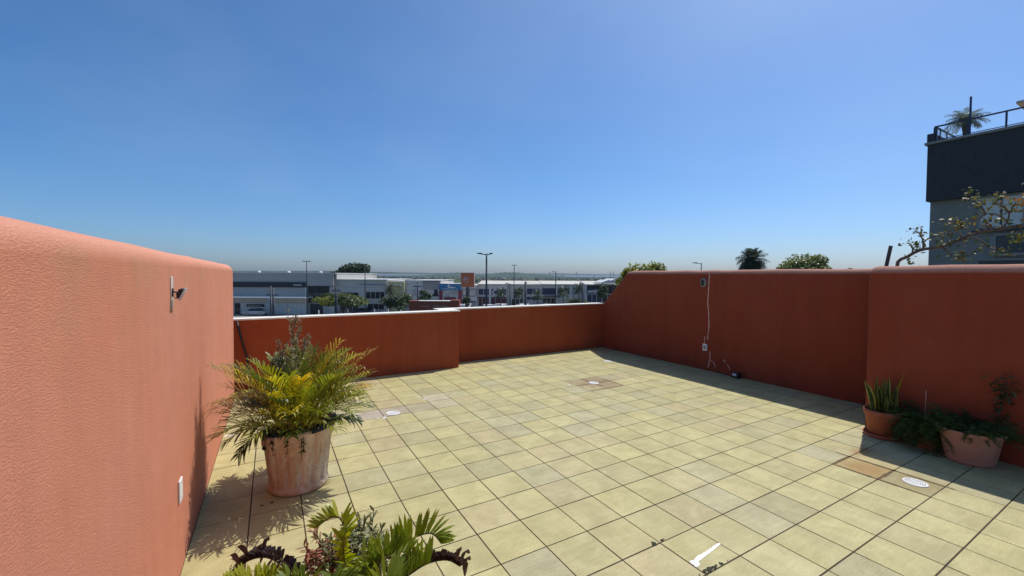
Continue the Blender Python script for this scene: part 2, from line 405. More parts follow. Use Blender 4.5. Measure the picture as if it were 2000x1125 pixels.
b = MB(); b.box(-1.42, 5.8, -4.7, 4.3, -.3, -.0035); b.build('grout_bed', M['grout'], floor)
# the building the terrace crowns
b = MB(); b.box(-7, 5.8, -16, 4.3, GZ, -.305)
tag(b.build('terrace_building', M['terra_sign']), 'terracotta apartment block that carries the tiled terrace', 'building')

def wall_mesh(name, mat, outline, ax, a, b_, bev, seg=5, parent=None, edge_test=None):
    bm = bmesh.new(); n = len(outline); vs = []
    for t in (a, b_):
        row = []
        for p in outline:
            q = [0, 0, 0]; o = [i for i in range(3) if i != ax]; q[o[0]], q[o[1]] = p; q[ax] = t; row.append(bm.verts.new(q))
        vs.append(row)
    bm.faces.new(vs[0]); bm.faces.new(vs[1][::-1])
    for i in range(n):
        j = (i + 1) % n; bm.faces.new((vs[0][j], vs[0][i], vs[1][i], vs[1][j]))
    bm.normal_update(); bmesh.ops.recalc_face_normals(bm, faces=bm.faces)
    zmin = min(p[1] for p in outline) + .01
    es = []
    for e in bm.edges:
        z = max(v.co.z for v in e.verts); zl = min(v.co.z for v in e.verts)
        if zl < zmin and z < zmin: continue
        along = abs((e.verts[0].co - e.verts[1].co)[ax]) < 1e-6
        if e.calc_face_angle(0) > .5 and (edge_test is None or edge_test(e)): es.append(e)
    if bev: bmesh.ops.bevel(bm, geom=es, offset=bev, segments=seg, profile=.5, affect='EDGES')
    bmesh.ops.triangulate(bm, faces=[f for f in bm.faces if len(f.verts) > 4])
    me = bpy.data.meshes.new(name); bm.to_mesh(me); bm.free(); me.materials.append(mat)
    me.polygons.foreach_set('use_smooth', [True] * len(me.polygons))
    me.set_sharp_from_angle(angle=math.radians(38))
    o = bpy.data.objects.new(name, me); COL.objects.link(o)
    if parent: o.parent = parent
    return o
rnd = random.Random(8)
# left wall: uneven hand-finished top
top = []; y = 3.55
while y > -5.2: top.append((y, 1.685 + (rnd.random() - .5) * (.007 if y > -.6 else .002))); y -= .22
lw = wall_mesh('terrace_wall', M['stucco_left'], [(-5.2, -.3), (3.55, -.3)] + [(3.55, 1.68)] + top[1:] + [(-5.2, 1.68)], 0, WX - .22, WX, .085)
tag(lw, 'long sunlit faded salmon stucco wall on the left carrying the small floodlight', 'wall')
# right wall with a sloping end
top = []; y = 3.25
while y > -1.0: top.append((y, 1.678 + (rnd.random() - .5) * .010)); y -= .25
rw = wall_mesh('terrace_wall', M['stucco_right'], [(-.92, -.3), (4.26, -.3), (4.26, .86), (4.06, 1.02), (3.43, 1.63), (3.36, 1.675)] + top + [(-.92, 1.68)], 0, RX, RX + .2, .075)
tag(rw, 'shaded terracotta wall with sloping end, pale crack line and oval lamp', 'wall')
top = []; y = -.92
while y > -5: top.append((y, 1.685 + (rnd.random() - .5) * .010)); y -= .3
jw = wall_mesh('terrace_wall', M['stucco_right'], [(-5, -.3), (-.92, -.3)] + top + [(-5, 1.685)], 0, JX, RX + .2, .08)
tag(jw, 'shaded terracotta wall block standing forward behind the potted sansevieria and ferns', 'wall')
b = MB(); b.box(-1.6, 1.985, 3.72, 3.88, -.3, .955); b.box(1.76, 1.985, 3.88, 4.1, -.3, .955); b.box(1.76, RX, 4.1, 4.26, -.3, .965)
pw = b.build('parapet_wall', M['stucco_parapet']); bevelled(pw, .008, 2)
tag(pw, 'low orange stucco parapet with one step and a thin white cap', 'parapet')
b = MB()
b.prism([(-1.6,3.695),(2.0,3.695),(2.0,4.085),(RX-.003,4.085),(RX-.003,4.285),(1.72,4.285),(1.72,3.90),(-1.6,3.90)], 2, .9555, .978)
cp = b.build('cap', M['cap'], pw); bevelled(cp, .004, 2)
# skirting joint along the walls, tinted like the wall foot
b = MB(); b.box(RX - .008, RX - .0005, -.9, 4.1, .0015, .028); b.build('skirting', M['stucco_right'], rw)

# crack filler lines on the right wall
def strip(pts, w, x, mat, parent, name, th=.004, seed=1):
    rr = random.Random(seed); L = []; R = []; fine = []
    for a, c in zip(pts, pts[1:]):
        for k in range(5): fine.append((a[0] + (c[0]-a[0])*k/5 + (rr.random()-.5)*.008, a[1] + (c[1]-a[1])*k/5))
    fine.append(pts[-1]); b = MB(); vs = []
    for i, (y, z) in enumerate(fine):
        a = fine[max(0, i-1)]; c = fine[min(len(fine)-1, i+1)]; d = Vector((c[0]-a[0], c[1]-a[1])).normalized(); nn = Vector((-d.y, d.x))
        ww = w * (.6 + .8*rr.random()) * .5
        for s in (1, -1):
            vs += [(x - th, y + nn.x*ww*s, z + nn.y*ww*s)]
        for s in (1, -1): vs += [(x + .002, y + nn.x*ww*s*1.15, z + nn.y*ww*s*1.15)]
    fs = []
    for i in range(len(fine) - 1):
        p, q = 4*i, 4*(i+1); fs += [(p, p+1, q+1, q), (p+2, p, q, q+2), (p+1, p+3, q+3, q+1)]
    b.add(vs, fs); return b.build(name, mat, parent)
def yz(u, v, x=RX): p = atx(u, v, x); return (p.y, p.z)
fz = [yz(*q) for q in [(1386,534),(1385,549),(1384,570),(1382.5,588),(1384,612),(1385,640),(1382,655),(1382.5,664)]]
strip(fz, .014, RX, M['filler'], rw, 'crack_filler', seed=2)
strip([yz(1386,686), yz(1387,696), yz(1386.5,703), yz(1383,718)], .013, RX, M['filler'], rw, 'crack_filler', seed=3)
strip([yz(1387,703), yz(1394,708), yz(1398,718)], .010, RX, M['filler'], rw, 'crack_filler', seed=4)
strip([yz(1376.5,657), yz(1375.5,671)], .009, RX, M['filler'], rw, 'crack_filler', seed=6)
strip([yz(1413,702), yz(1417,708)], .012, RX, M['filler'], rw, 'crack_filler', seed=5)
strip([yz(1420,711), yz(1426,722)], .013, RX, M['filler'], rw, 'crack_filler', seed=7)

# oval lamp on the right wall
def oval(y, z, ry, rz, n=28): return [(y + ry*math.copysign(abs(math.cos(w))**.7, math.cos(w)), z + rz*math.copysign(abs(math.sin(w))**.7, math.sin(w))) for w in [2*PI*k/n for k in range(n)]]
y, z = yz(1376, 552)
wl = thing('bulkhead_lamp', (RX, y, z), 'grey oval bulkhead lamp on the shaded wall beside the crack line', 'wall lamp')
b = MB(); b.prism(oval(0, 0, .052, .075), 0, -.045, -.0015); bevelled(b.build('body', M['grey_plastic'], wl), .012, 3)
b = MB(); b.prism(oval(0, 0, .026, .052), 0, -.062, -.046); bevelled(b.build('lens', M['b_glass'], wl), .008, 3)
y, z = yz(1378, 678)
ob = thing('wall_socket', (RX, y, z), 'small white socket box at the lower end of the crack line', 'socket')
b = MB(); b.box(-.028, -.0015, -.040, .040, -.058, .058); bevelled(b.build('plate', M['white_plastic'], ob), .006, 2)
b = MB(); b.box(-.032, -.0285, -.018, .018, -.028, .028); bevelled(b.build('insert', M['grey_plastic'], ob), .002, 2)
# little black spotlight on the floor against the right wall
sp = thing('floor_spotlight', (RX - .075, yz(1443, 735)[0], 0), 'tiny black spotlight with a pale lens on the floor by the shaded wall', 'spotlight')
b = MB(); b.box(-.045, .045, -.055, .055, .012, .085); bevelled(b.build('housing', M['black_metal'], sp), .01, 3)
b = MB(); b.box(-.049, -.0455, -.034, .034, .035, .075); b.build('lens', M['glass_face'], sp)
for y0 in (-.062, .056): b = MB(); b.box(-.03, .03, y0, y0+.006, 0, .05); b.build('bracket', M['black_metal'], sp)
b = MB(); b.tube([(0,.06,.02),(.03,.14,.006),(.045,.26,.006),(.05,.4,.006)], .004); b.build('cable', M['black_metal'], sp, smooth=True)

# floodlight on the left wall
fl = thing('wall_floodlight', (WX, -.232, 1.475), 'small black floodlight on a bare plaster patch high on the salmon wall', 'wall lamp')
b = MB()
rr = random.Random(3)
pp = [(-.035,.098),(-.02,.104),(.0,.088),(.012,.103),(.033,.096),(.036,.03),(.04,-.03),(.038,-.085),(.02,-.092),(-.005,-.116),(-.025,-.104),(-.036,-.08),(-.033,0),(-.038,.05)]
b.prism(pp, 0, .0012, .006); b.build('plaster_patch', M['bare_plaster'], fl)
def rotbox(b, c, half, ang):   # box turned about Y
    ca, sa = math.cos(ang), math.sin(ang); vs = []
    for dx in (-1, 1):
        for dy in (-1, 1):
            for dz in (-1, 1):
                x, z = dx*half[0], dz*half[2]; vs.append((c[0] + ca*x + sa*z, c[1] + dy*half[1], c[2] - sa*x + ca*z))
    b.add(vs, [(0,1,3,2),(4,6,7,5),(0,4,5,1),(2,3,7,6),(0,2,6,4),(1,5,7,3)])
b = MB(); b.box(.006, .011, -.022, .022, -.03, .024); bevelled(b.build('wall_plate', M['black_metal'], fl), .002, 1)
for s in (-1, 1):
    b = MB(); b.tube([(.012,s*.02,.0),(.028,s*.030,-.002),(.05,s*.031,-.006)], .004, 6)
    b.build('bracket', M['black_metal'], fl)
b = MB(); rotbox(b, (.058, 0, -.010), (.011, .036, .036), .5); hd = bevelled(b.build('lamp_head', M['black_metal'], fl), .008, 2)
b = MB(); rotbox(b, (.0715, 0, -.017), (.0025, .044, .046), .5); b.build('glass', M['glass_face'], hd)
b = MB()
for s in (-2,-1,0,1,2): rotbox(b, (.046, s*.013, -.004), (.006, .0015, .022), .5)
b.build('cooling_fins', M['black_metal'], hd)
b = MB(); b.tube([(.008,.01,-.02),(.02,.012,-.042),(.034,.012,-.046),(.048,.0,-.034)], .003, 6); b.build('cable', M['black_metal'], fl, smooth=True)
# blank plate low on the left wall
fl.scale = (.62, .74, .74)
sw = thing('wall_plate', (WX, -.128, .437), 'white blank cover plate low on the salmon wall', 'cover plate')
b = MB(); b.box(.0015, .010, -.038, .038, -.058, .058); bevelled(b.build('plate', M['white_plastic'], sw), .003, 2)
for z0 in (.04, -.04): b = MB(); b.tube([(.0102,0,z0),(.0115,0,z0)], .004, 8); b.build('screw', M['bare_metal'], sw)
# dark pipe leaning in the corner behind the left wall
b = MB(); b.tube([(-1.165,3.69,.94),(-1.12,3.69,.7),(-1.06,3.685,.45),(-1.02,3.68,.0)], .012, 8)
tag(b.build('hose', M['black_metal'], smooth=True), 'dark hose leaning in the corner between salmon wall and parapet', 'hose')

# floor drains
def drain(x, y, label, dirt=False, src=None):
    if src is None:
        d = thing('floor_drain', (x, y, .0008), label, 'drain', 'round white floor drains')
        b = MB(); b.lathe([(.072,-.006),(.075,.003),(.070,.0045),(.058,.0045),(.057,-.002)], 40); b.build('rim', M['white_plastic'], d, smooth=True)
        b = MB(); b.disc((0,0,-.004), .066, 32); b.build('pit', M['black_metal'], d)
        b = MB()
        for r in (.021, .034, .047): b.lathe([(r-.0042,.0),(r-.0042,.0036),(r+.0042,.0036),(r+.0042,.0)], 40)
        b.disc((0,0,.0036), .011, 20)
        for k in range(4):
            w = PI/4 + k*PI/2; ca, sa = math.cos(w), math.sin(w)
            b.add([(ca*.008 - sa*.004, sa*.008 + ca*.004, .0033), (ca*.008 + sa*.004, sa*.008 - ca*.004, .0033),
                   (ca*.061 + sa*.004, sa*.061 - ca*.004, .0033), (ca*.061 - sa*.004, sa*.061 + ca*.004, .0033)], [(0,1,2,3)])
        b.build('grate', M['white_plastic'], d); return d
    d = copy_tree(src); d.location = (x, y, .0008); d['label'] = label; return d
d0 = drain(3.485, -1.665, 'round white slotted drain at the shadow edge beside the fern pot')
drain(.412, 1.885, 'round white drain in the floor near the potted palm', src=d0)
drain(3.313, 1.815, 'white drain amid brown stained tiles in the middle of the far floor', src=d0)
drain(4.585, 2.90, 'white drain at the edge of the far wall shadow', src=d0)

def blob(name, pts, z, mat, seed=1, jit=.006, n=6):
    rr = random.Random(seed); out = []
    for i, p in enumerate(pts):
        q = pts[(i+1) % len(pts)]
        for k in range(n): out.append((p[0] + (q[0]-p[0])*k/n + (rr.random()-.5)*jit, p[1] + (q[1]-p[1])*k/n + (rr.random()-.5)*jit))
    b = MB(); b.prism(out, 2, z - .002, z); return b.build(name, mat, floor)
def fpt(u, v): d = ray(u, v); p = CAM + d*(-CAM.z/d.z); return (p.x, p.y)
blob('white_smear', [fpt(1200+a/4, 960+c/4) for a, c in ((815,402),(830,415),(790,445),(735,490),(658,546),(667,578),(640,592),(585,554),(592,542),(622,538),(638,514),(700,478),(760,440))], .0022, M['paint_white'], 4, .005)
rr = random.Random(9)
def moss(cx, cy, sx, sy, n, seed):
    q = random.Random(seed); b = MB()
    for k in range(n):
        x, y = cx + q.gauss(0, sx), cy + q.gauss(0, sy); r = .003 + .006*q.random()
        b.add([(x + r*math.cos(w)*(.6+.8*q.random()), y + r*math.sin(w)*(.6+.8*q.random()), .0022 + q.random()*.002) for w in [2*PI*i/7 for i in range(7)]], [tuple(range(7))])
    b.build('moss_patch', M['moss'], floor)
moss(1.232, -1.487, .022, .006, 26, 1); moss(1.33, -1.488, .03, .005, 12, 2); moss(1.165, -1.188, .008, .006, 9, 3); moss(1.22,-1.19,.02,.004,5,4)
blob('white_smear', [(-1.17,1.955),(-1.10,1.965),(-1.06,1.985),(-1.09,2.01),(-1.165,2.0)], .0021, M['paint_white'], 6, .008)  # small white patch on the floor against the left wall
q = random.Random(2)
for cx, cy, n, s in ((.95, 2.18, 3, .03), (.86, 2.36, 2, .02), (2.92, 1.93, 5, .035), (.26, 1.80, 3, .04), (.28,2.30,2,.03)):
    b = MB()
    for k in range(n):
        x, y = cx + q.gauss(0, s), cy + q.gauss(0, s*.7); r = .006 + .010*q.random()
        b.add([(x + 1.5*r*math.cos(w)*(.6+.6*q.random()), y + r*math.sin(w)*(.6+.6*q.random()), .0019) for w in [2*PI*i/9 for i in range(9)]], [tuple(range(9))])
    b.build('paint_fleck', M['paint_white'], floor)
for (x0, x1, y0, y1) in ((3.0,3.62,1.797,1.803),(3.297,3.303,1.62,2.1),(3.0,3.6,1.497,1.503),(3.597,3.603,1.5,1.95),(3.297,3.303,-1.8,-1.2),(3.597,3.603,-1.85,-1.1),(3.3,3.62,-1.203,-1.197),(3.3,3.62,-1.503,-1.497)):
    q = random.Random(int(x0*1000+y0*100)); b = MB(); n = 24; vs = []; al = (x1-x0) > (y1-y0)
    for k in range(n+1):
        t = k/n; w = .004 + .009*q.random()*math.sin(PI*min(1,max(0,t*.94+.03))); 
        if al: vs += [(x0+(x1-x0)*t, y0-w, .0018), (x0+(x1-x0)*t, y1+w, .0018)]
        else: vs += [(x0-w, y0+(y1-y0)*t, .0018), (x1+w, y0+(y1-y0)*t, .0018)]
    b.add(vs, [(2*k, 2*k+2, 2*k+3, 2*k+1) if al else (2*k, 2*k+1, 2*k+3, 2*k+2) for k in range(n)]); b.build('dirty_joint', M['dirt'], floor)
# drill holes in the tile by the pot and dead scraps
b = MB(); b.disc((-.835,.40,.0016), .010, 10); b.disc((-.775,.41,.0016), .012, 10); b.build('dark_spot', M['moss'], floor)

# ------------------------------------------------------------------ plants
def lerp(a, b, t): return a + (b - a) * t
def jitcol(c, rr, a=.2): k = 1 + (rr.random() - .5) * 2 * a; return (c[0]*k*(1+(rr.random()-.5)*a), c[1]*k, c[2]*k*(1+(rr.random()-.5)*a))
def leaflet(b, p, d, n, ll, lw, col, droop=.25, fold=0):
    """a tapering strip from p along d, width across n, drooping at the tip"""
    s = d.cross(n); s = s.normalized() if s.length > 1e-6 else d.orthogonal().normalized()
    m1 = p + d*ll*.38; dn = Vector((0,0,-1))
    m2 = p + d*ll*.74 + dn*ll*droop*.28; e = p + d*ll*.97 + dn*ll*droop
    w0, w1, w2 = lw*.32, lw*.5, lw*.34
    b.add([p - s*w0, p + s*w0, m1 - s*w1, m1 + s*w1, m2 - s*w2, m2 + s*w2, e], [(0,1,3,2), (2,3,5,4), (4,5,6)], col)
def frond_curve(b, pts, rr, n, ll, lw, col, side_up=.35, fwd=.55, rad=.004, start=.15, droop=.2, rcol=None, ends=.35, dead=0, deadcol=None):
    """leaflets in two ranks along a rachis through pts"""
    pts = [Vector(p) for p in pts]; L = [0]
    for a, c in zip(pts, pts[1:]): L.append(L[-1] + (c-a).length)
    def at(t):
        s = t * L[-1]
        for i in range(len(pts)-1):
            if s <= L[i+1] or i == len(pts)-2:
                k = (s - L[i]) / max(1e-9, L[i+1]-L[i]); 
                return pts[i].lerp(pts[i+1], k), (pts[min(i+2,len(pts)-1)] - pts[max(0,i-1 if k < .5 else i)]).normalized()
    b.tube(pts, [rad*(1-.75*i/(len(pts)-1)) for i in range(len(pts))], 4, rcol or tuple(x*.8 for x in col), False)
    for i in range(n):
        t = start + (1-start)*(i+.5)/n; p, d = at(t)
        side = d.cross(Vector((0,0,1))); side = side.normalized() if side.length > .05 else Vector((1,0,0))
        up = side.cross(d).normalized()
        env = ends + (1-ends)*math.sin(PI*min(1, .12 + .88*(i+.5)/n))**.7
        for s in (-1, 1):
            if rr.random() < .04: continue
            f = fwd + .35*t + (rr.random()-.5)*.4
            dd = (side*s*(1-.35*t) + d*f + up*(side_up + (rr.random()-.5)*.4)).normalized()
            isd = dead and t > 1-dead
            c = jitcol(deadcol if isd else col, rr, .14)
            leaflet(b, p, dd, (up - d*.1*s).normalized(), ll*env*(.85+.3*rr.random())*(.7 if isd else 1), lw*(.85+.3*rr.random()), c, droop*(1+rr.random()) + (.5 if isd else 0))
def arc(base, az, e0, e1, length, n=9, wob=0, rr=None):
    p = Vector(base); out = [p.copy()]
    for i in range(n):
        t = (i+.5)/n; e = lerp(e0, e1, t**1.25); a = az + (wob*math.sin(t*3) if wob else 0)
        p = p + Vector((math.cos(a)*math.cos(e), math.sin(a)*math.cos(e), math.sin(e)))*length/n; out.append(p.copy())
    return out

# --- potted areca palm
PC = Vector((-.60, .605, 0))
pp_ = thing('potted_palm', PC, 'bushy yellow-green areca palm in a fluted pale terracotta pot by the salmon wall', 'potted plant')
pot = MB(); NN = 120; prof = [(r*1.09, z*1.03) for r, z in [(.155,0),(.176,.005),(.186,.022),(.184,.040),(.178,.052),(.179,.065),(.205,.325),(.208,.338),(.215,.345),(.219,.352),(.220,.400),(.226,.412),(.226,.428),(.216,.436),(.205,.432),(.198,.40),(.195,.36)]]
vs = []
for i, (r, z) in enumerate(prof):
    for k in range(NN):
        w = 2*PI*k/NN; rr_ = r
        if 5 <= i <= 6: rr_ = r - .019*max(0, math.sin(w*15))**1.3
        tilt = .022*math.cos(w - math.radians(-20))*(z/.43)
        vs.append((rr_*math.cos(w), rr_*math.sin(w), z + tilt))
fs = []
for i in range(len(prof)-1):
    for k in range(NN): k2 = (k+1) % NN; fs.append((i*NN+k, i*NN+k2, (i+1)*NN+k2, (i+1)*NN+k))
pot.add(vs, fs); pot.build('pot', M['pot_fluted'], pp_, smooth=True)
b = MB(); rr = random.Random(4); NR = 8; vs = [(0,0,.44)]
for i in range(1, NR+1):
    for k in range(28): w = 2*PI*k/28; r = .222*i/NR; vs.append((r*math.cos(w), r*math.sin(w), .40 + .045*math.cos(i/NR*1.5) + .022*(rr.random()-.5) + .02*math.cos(w+.35)))
fs = [(0, 1+k, 1+(k+1) % 28) for k in range(28)]
for i in range(NR-1):
    for k in range(28): a = 1+i*28+k; c = 1+i*28+(k+1) % 28; fs.append((a, a+28, c+28, c))
b.add(vs, fs); b.build('soil', M['soil'], pp_, smooth=True)
# torn black liner curling over the rim
b = MB(); vs = []
for k in range(15):
    w = math.radians(-75 + k*8.5); h = .024*(.5+rr.random())*math.sin(PI*(k+.5)/15)
    for r, z in ((.216,.415),(.242,.462+h),(.264,.452+h*.6),(.268,.436)): vs.append((r*math.cos(w), r*math.sin(w), z + .022*math.cos(w+.35)))
fs = []
for k in range(14):
    for i in range(3): fs.append((4*k+i, 4*k+i+1, 4*(k+1)+i+1, 4*(k+1)+i))
b.add(vs, fs); b.build('liner', M['black_metal'], pp_, smooth=True)
fr = MB(); st = MB(); rr = random.Random(21)
GREEN, YEL, GOLD, DEEP = (.23,.26,.030), (.50,.45,.055), (.60,.40,.045), (.085,.12,.020)
for k in range(116):
    az = 2*PI*k*.381966 + rr.random()*.5; lev = rr.random()**(1.15 if k < 84 else .5); r0 = .02 + .12*rr.random()
    base = Vector((r0*math.cos(az), r0*math.sin(az), .42))
    e0 = lerp(1.5, .85, lev) + (rr.random()-.5)*.2; e1 = lerp(.65, -.42, lev) + (rr.random()-.5)*.35
    ln = .33 + .17*rr.random() + (.20 if lev < .35 else .02)
    pick = rr.random(); col = GREEN if pick < .42 else YEL if pick < .74 else GOLD if pick < .84 else DEEP
    if lev > .7 and pick > .5: col = DEEP if pick > .75 else GREEN
    pts = arc(base, az, e0, e1, ln, 9, .12*(rr.random()-.5))
    frond_curve(fr, pts, rr, 13, .175, .0110, col, side_up=.55, fwd=.95, rad=.0036, start=.36, droop=.2, rcol=(.42,.33,.05), ends=.45)
# a couple of long dry wisps and a low dark fern-like frond on the wall side
for az, e0, e1, ln in ((2.85,.95,-.35,.66),(3.2,.9,-.2,.62),(.15,.95,-.25,.64)):
    frond_curve(fr, arc((0,0,.42), az, e0, e1, ln), rr, 13, .15, .006, (.36,.23,.06), side_up=.1, fwd=.9, rad=.003, start=.5, droop=.35)
for az, e0, e1, ln in ((3.6,.55,-1.25,.37),(3.25,.6,-.9,.40),(5.9,.6,-.6,.36)):
    frond_curve(fr, arc((.1*math.cos(az),.1*math.sin(az),.43), az, e0, e1, ln), rr, 20, .125, .015, (.055,.085,.018), side_up=.02, fwd=.45, rad=.0035, start=.22, droop=.18)
fr.build('foliage', M['palm_leaf'], pp_, colour=True)
for k in range(26):
    az = rr.random()*2*PI; r0 = .10*rr.random(); st.tube(arc((r0*math.cos(az), r0*math.sin(az), .40), az, 1.45, 1.1, .26, 4), [.010,.009,.008,.006,.005], 6)
st.build('cane', plain('golden canes', (.33,.25,.06), .5, var=.35, scale=12), pp_, smooth=True)
# creeper hanging over the rim
b = MB()
for az, ln in ((-1.9,.10),(-1.55,.16),(-1.5,.09),(-2.3,.11),(-2.6,.08)):
    x, y = .243*math.cos(az), .243*math.sin(az)
    b.tube([(x*.8,y*.8,.44),(x,y,.445),(x*1.05,y*1.05,.43-ln*.5),(x*1.03,y*1.03,.43-ln)], .002, 4, (.08,.07,.03))
    for i in range(10):
        t = rr.random(); p = Vector((x*1.06, y*1.06, .43-ln*t)); d = Vector((rr.gauss(0,1), rr.gauss(0,1)-.5, rr.gauss(0,.6))).normalized()
        leaflet(b, p, d, Vector((0,0,1)), .028, .012, jitcol((.035,.045,.014), rr), .2)
for i in range(110):
    az = -PI*rr.random(); r = .14 + .08*rr.random(); p = Vector((r*math.cos(az), r*math.sin(az), .44 + .03*rr.random()))
    d = Vector((rr.gauss(0,1)+math.cos(az), rr.gauss(0,1)+math.sin(az), rr.gauss(.3,.6))).normalized()
    leaflet(b, p, d, Vector((0,0,1)), .045, .018, jitcol((.045,.065,.015), rr), .3)
b.build('creeper', M['leaf'], pp_, colour=True)
# thin grey-green weed shrub standing up behind the fronds
b = MB(); rr = random.Random(31)
def twig(b, p, d, ln, r, depth, leaf, col, lw, spread=.7, up=.15, nl=7):
    pts = [p]; dd = d.copy()
    for i in range(4):
        dd = (dd + Vector((rr.gauss(0,.12), rr.gauss(0,.12), up*.3))).normalized(); pts.append(pts[-1] + dd*ln/4)
    b.tube(pts, [r, r*.85, r*.7, r*.55, r*.4], 4, (.10,.085,.05), False)
    for i in range(nl if depth < 2 else 2):
        t = .25 + .75*rr.random(); k = min(3, int(t*4)); q = pts[k].lerp(pts[k+1], t*4-k)
        ld = (dd*.5 + Vector((rr.gauss(0,.7), rr.gauss(0,.7), rr.gauss(.2,.5)))).normalized()
        leaflet(b, q, ld, Vector((rr.gauss(0,.4), rr.gauss(0,.4), 1)).normalized(), leaf*(.7+.6*rr.random()), lw, jitcol(col, rr, .25), .15)
    if depth:
        for i in range(4):
            t = .35 + .65*rr.random(); k = min(3, int(t*4)); q = pts[k].lerp(pts[k+1], t*4-k)
            twig(b, q, (dd + Vector((rr.gauss(0,spread), rr.gauss(0,spread), rr.gauss(up,.3)))).normalized(), ln*.5, r*.55, depth-1, leaf, col, lw, spread, up, nl)
for dx, ln in ((-.02,.50),(.0,.44),(-.06,.40),(-.10,.34)):
    twig(b, Vector((dx,.10,.42)), Vector((dx*1.5-.03,.12,1)).normalized(), ln, .0045, 3, .020, (.27,.26,.15), .0062, .32, .5, 9)
b.build('weed_sprig', M['leaf'], pp_, colour=True)

# --- cycad and small shrub in the near planter
def sp_(pts, D): return [atd(u, v, d) for (u, v), d in zip(pts, D)]
cyc_base = CAM + RH*(-.46) + FH*1.22; cyc_base.z = 0
cy = thing('potted_cycad', cyc_base, 'arching green cycad fronds with some dead brown tips at the bottom edge', 'potted plant')
b = MB(); b.lathe([(.17,0),(.2,.01),(.235,.30),(.25,.31),(.25,.36),(.232,.36),(.225,.31)], 40); b.build('pot', M['pot_red'], cy, smooth=True)
b = MB(); b.disc((0,0,.32), .229, 32); b.build('soil', M['soil'], cy)
cyf = MB(); rr = random.Random(17); CG = (.32,.34,.032); CD = (.23,.28,.03)
def L(pts): return [p - cyc_base for p in pts]
def smooth_pts(pts, n=5):
    out = []
    for i in range(len(pts)-1):
        p0, p1, p2, p3 = pts[max(0,i-1)], pts[i], pts[i+1], pts[min(len(pts)-1,i+2)]
        for k in range(n):
            t = k/n; out.append(.5*((2*p1) + (p2-p0)*t + (2*p0-5*p1+4*p2-p3)*t*t + (3*p1-p0-3*p2+p3)*t**3))
    out.append(pts[-1]); return out
root = Vector((0,0,.34))
def cfrond(px, D, n, ll, lw, col, dead=0, start=.3, su=.8, fw=.35):
    pts = smooth_pts([root] + L(sp_(px, D)))
    frond_curve(cyf, pts, rr, int(n*2.1), ll*1.1, lw*.95, col, side_up=su*2.6, fwd=fw*1.7, rad=.005, start=start, droop=.05, rcol=(.10,.08,.03), ends=.55, dead=dead, deadcol=(.045,.025,.02))
cfrond([(672,1100),(676,1046),(664,1012),(640,1014),(618,1032)], [1.25,1.27,1.28,1.28,1.27], 15, .062, .0135, CG, start=.55, su=.55)
cfrond([(735,1115),(770,1085),(806,1052),(842,1042),(862,1062)], [1.26,1.30,1.34,1.36,1.36], 19, .085, .0135, CD, start=.48, su=.8)
cfrond([(705,1128),(722,1108),(752,1086),(786,1078),(812,1090)], [1.22,1.24,1.26,1.28,1.28], 18, .080, .0125, (.25,.31,.035), start=.4, su=1.0)
cfrond([(740,1150),(790,1128),(832,1102),(872,1094),(898,1106)], [1.20,1.24,1.27,1.29,1.29], 21, .080, .0140, (.23,.30,.035), dead=.16, start=.42, su=1.0)
cfrond([(600,1150),(560,1110),(520,1088),(480,1098),(462,1125)], [1.20,1.22,1.24,1.26,1.27], 13, .075, .0150, (.045,.028,.022), dead=.99, start=.45, su=.9)
cfrond([(600,1175),(540,1146),(480,1138),(440,1152),(410,1172)], [1.18,1.19,1.20,1.21,1.21], 17, .060, .0150, CG, start=.4, su=1.0)
cfrond([(610,1160),(590,1140),(570,1132),(552,1140)], [1.18,1.18,1.18,1.18], 10, .065, .0130, (.16,.21,.03), start=.5, su=1.0)
cfrond([(650,1160),(652,1136),(660,1128),(690,1140)], [1.17,1.17,1.17,1.17], 10, .06, .0130, (.13,.18,.03), start=.5, su=1.0)
cyf.build('frond', M['palm_leaf'], cy, colour=True)
# curled dead leaflets
for grp in (((468,1092,-14),(486,1076,-18),(500,1072,10),(515,1060,6),(508,1085,14),(478,1100,-20),(520,1098,18),(535,1108,14)),((905,1098,8),(900,1085,10),(893,1080,4),(908,1110,2))):
  b = MB()
  for u, v, dx in grp:
    p0 = atd(u, v+16, 1.25) - cyc_base; p1 = atd(u+dx*.4, v, 1.25) - cyc_base; p2 = atd(u+dx, v-10, 1.26) - cyc_base; p3 = atd(u+dx*1.7, v-4, 1.27) - cyc_base
    c = jitcol((.07,.04,.03), rr, .4); ps = smooth_pts([p0,p1,p2,p3], 3); vs = []
    for i, p in enumerate(ps):
        w = .008*math.sin(PI*(i+.6)/(len(ps)+.4)); vs += [p - RH*w + Vector((0,0,-w*.6)), p + RH*w + Vector((0,0,w*.6))]
    b.add(vs, [(2*i,2*i+1,2*i+3,2*i+2) for i in range(len(ps)-1)], c)
  b.build('dead_leaf', M['leaf'], cy, colour=True)
sh_base = CAM + RH*(-.42) + FH*1.36; sh_base.z = 0
sh = thing('potted_shrub', sh_base, 'fine-leaved grey-green and reddish shrub between the cycad fronds', 'potted plant')
b = MB(); b.lathe([(.11,0),(.13,.01),(.15,.24),(.16,.25),(.16,.29),(.148,.29),(.145,.25)], 36, (0.02,.12,0)); b.build('pot', M['pot_red'], sh, smooth=True)
b = MB(); b.disc((.02,.12,.26), .147, 28); b.build('soil', M['soil'], sh)
b = MB(); rr = random.Random(44)
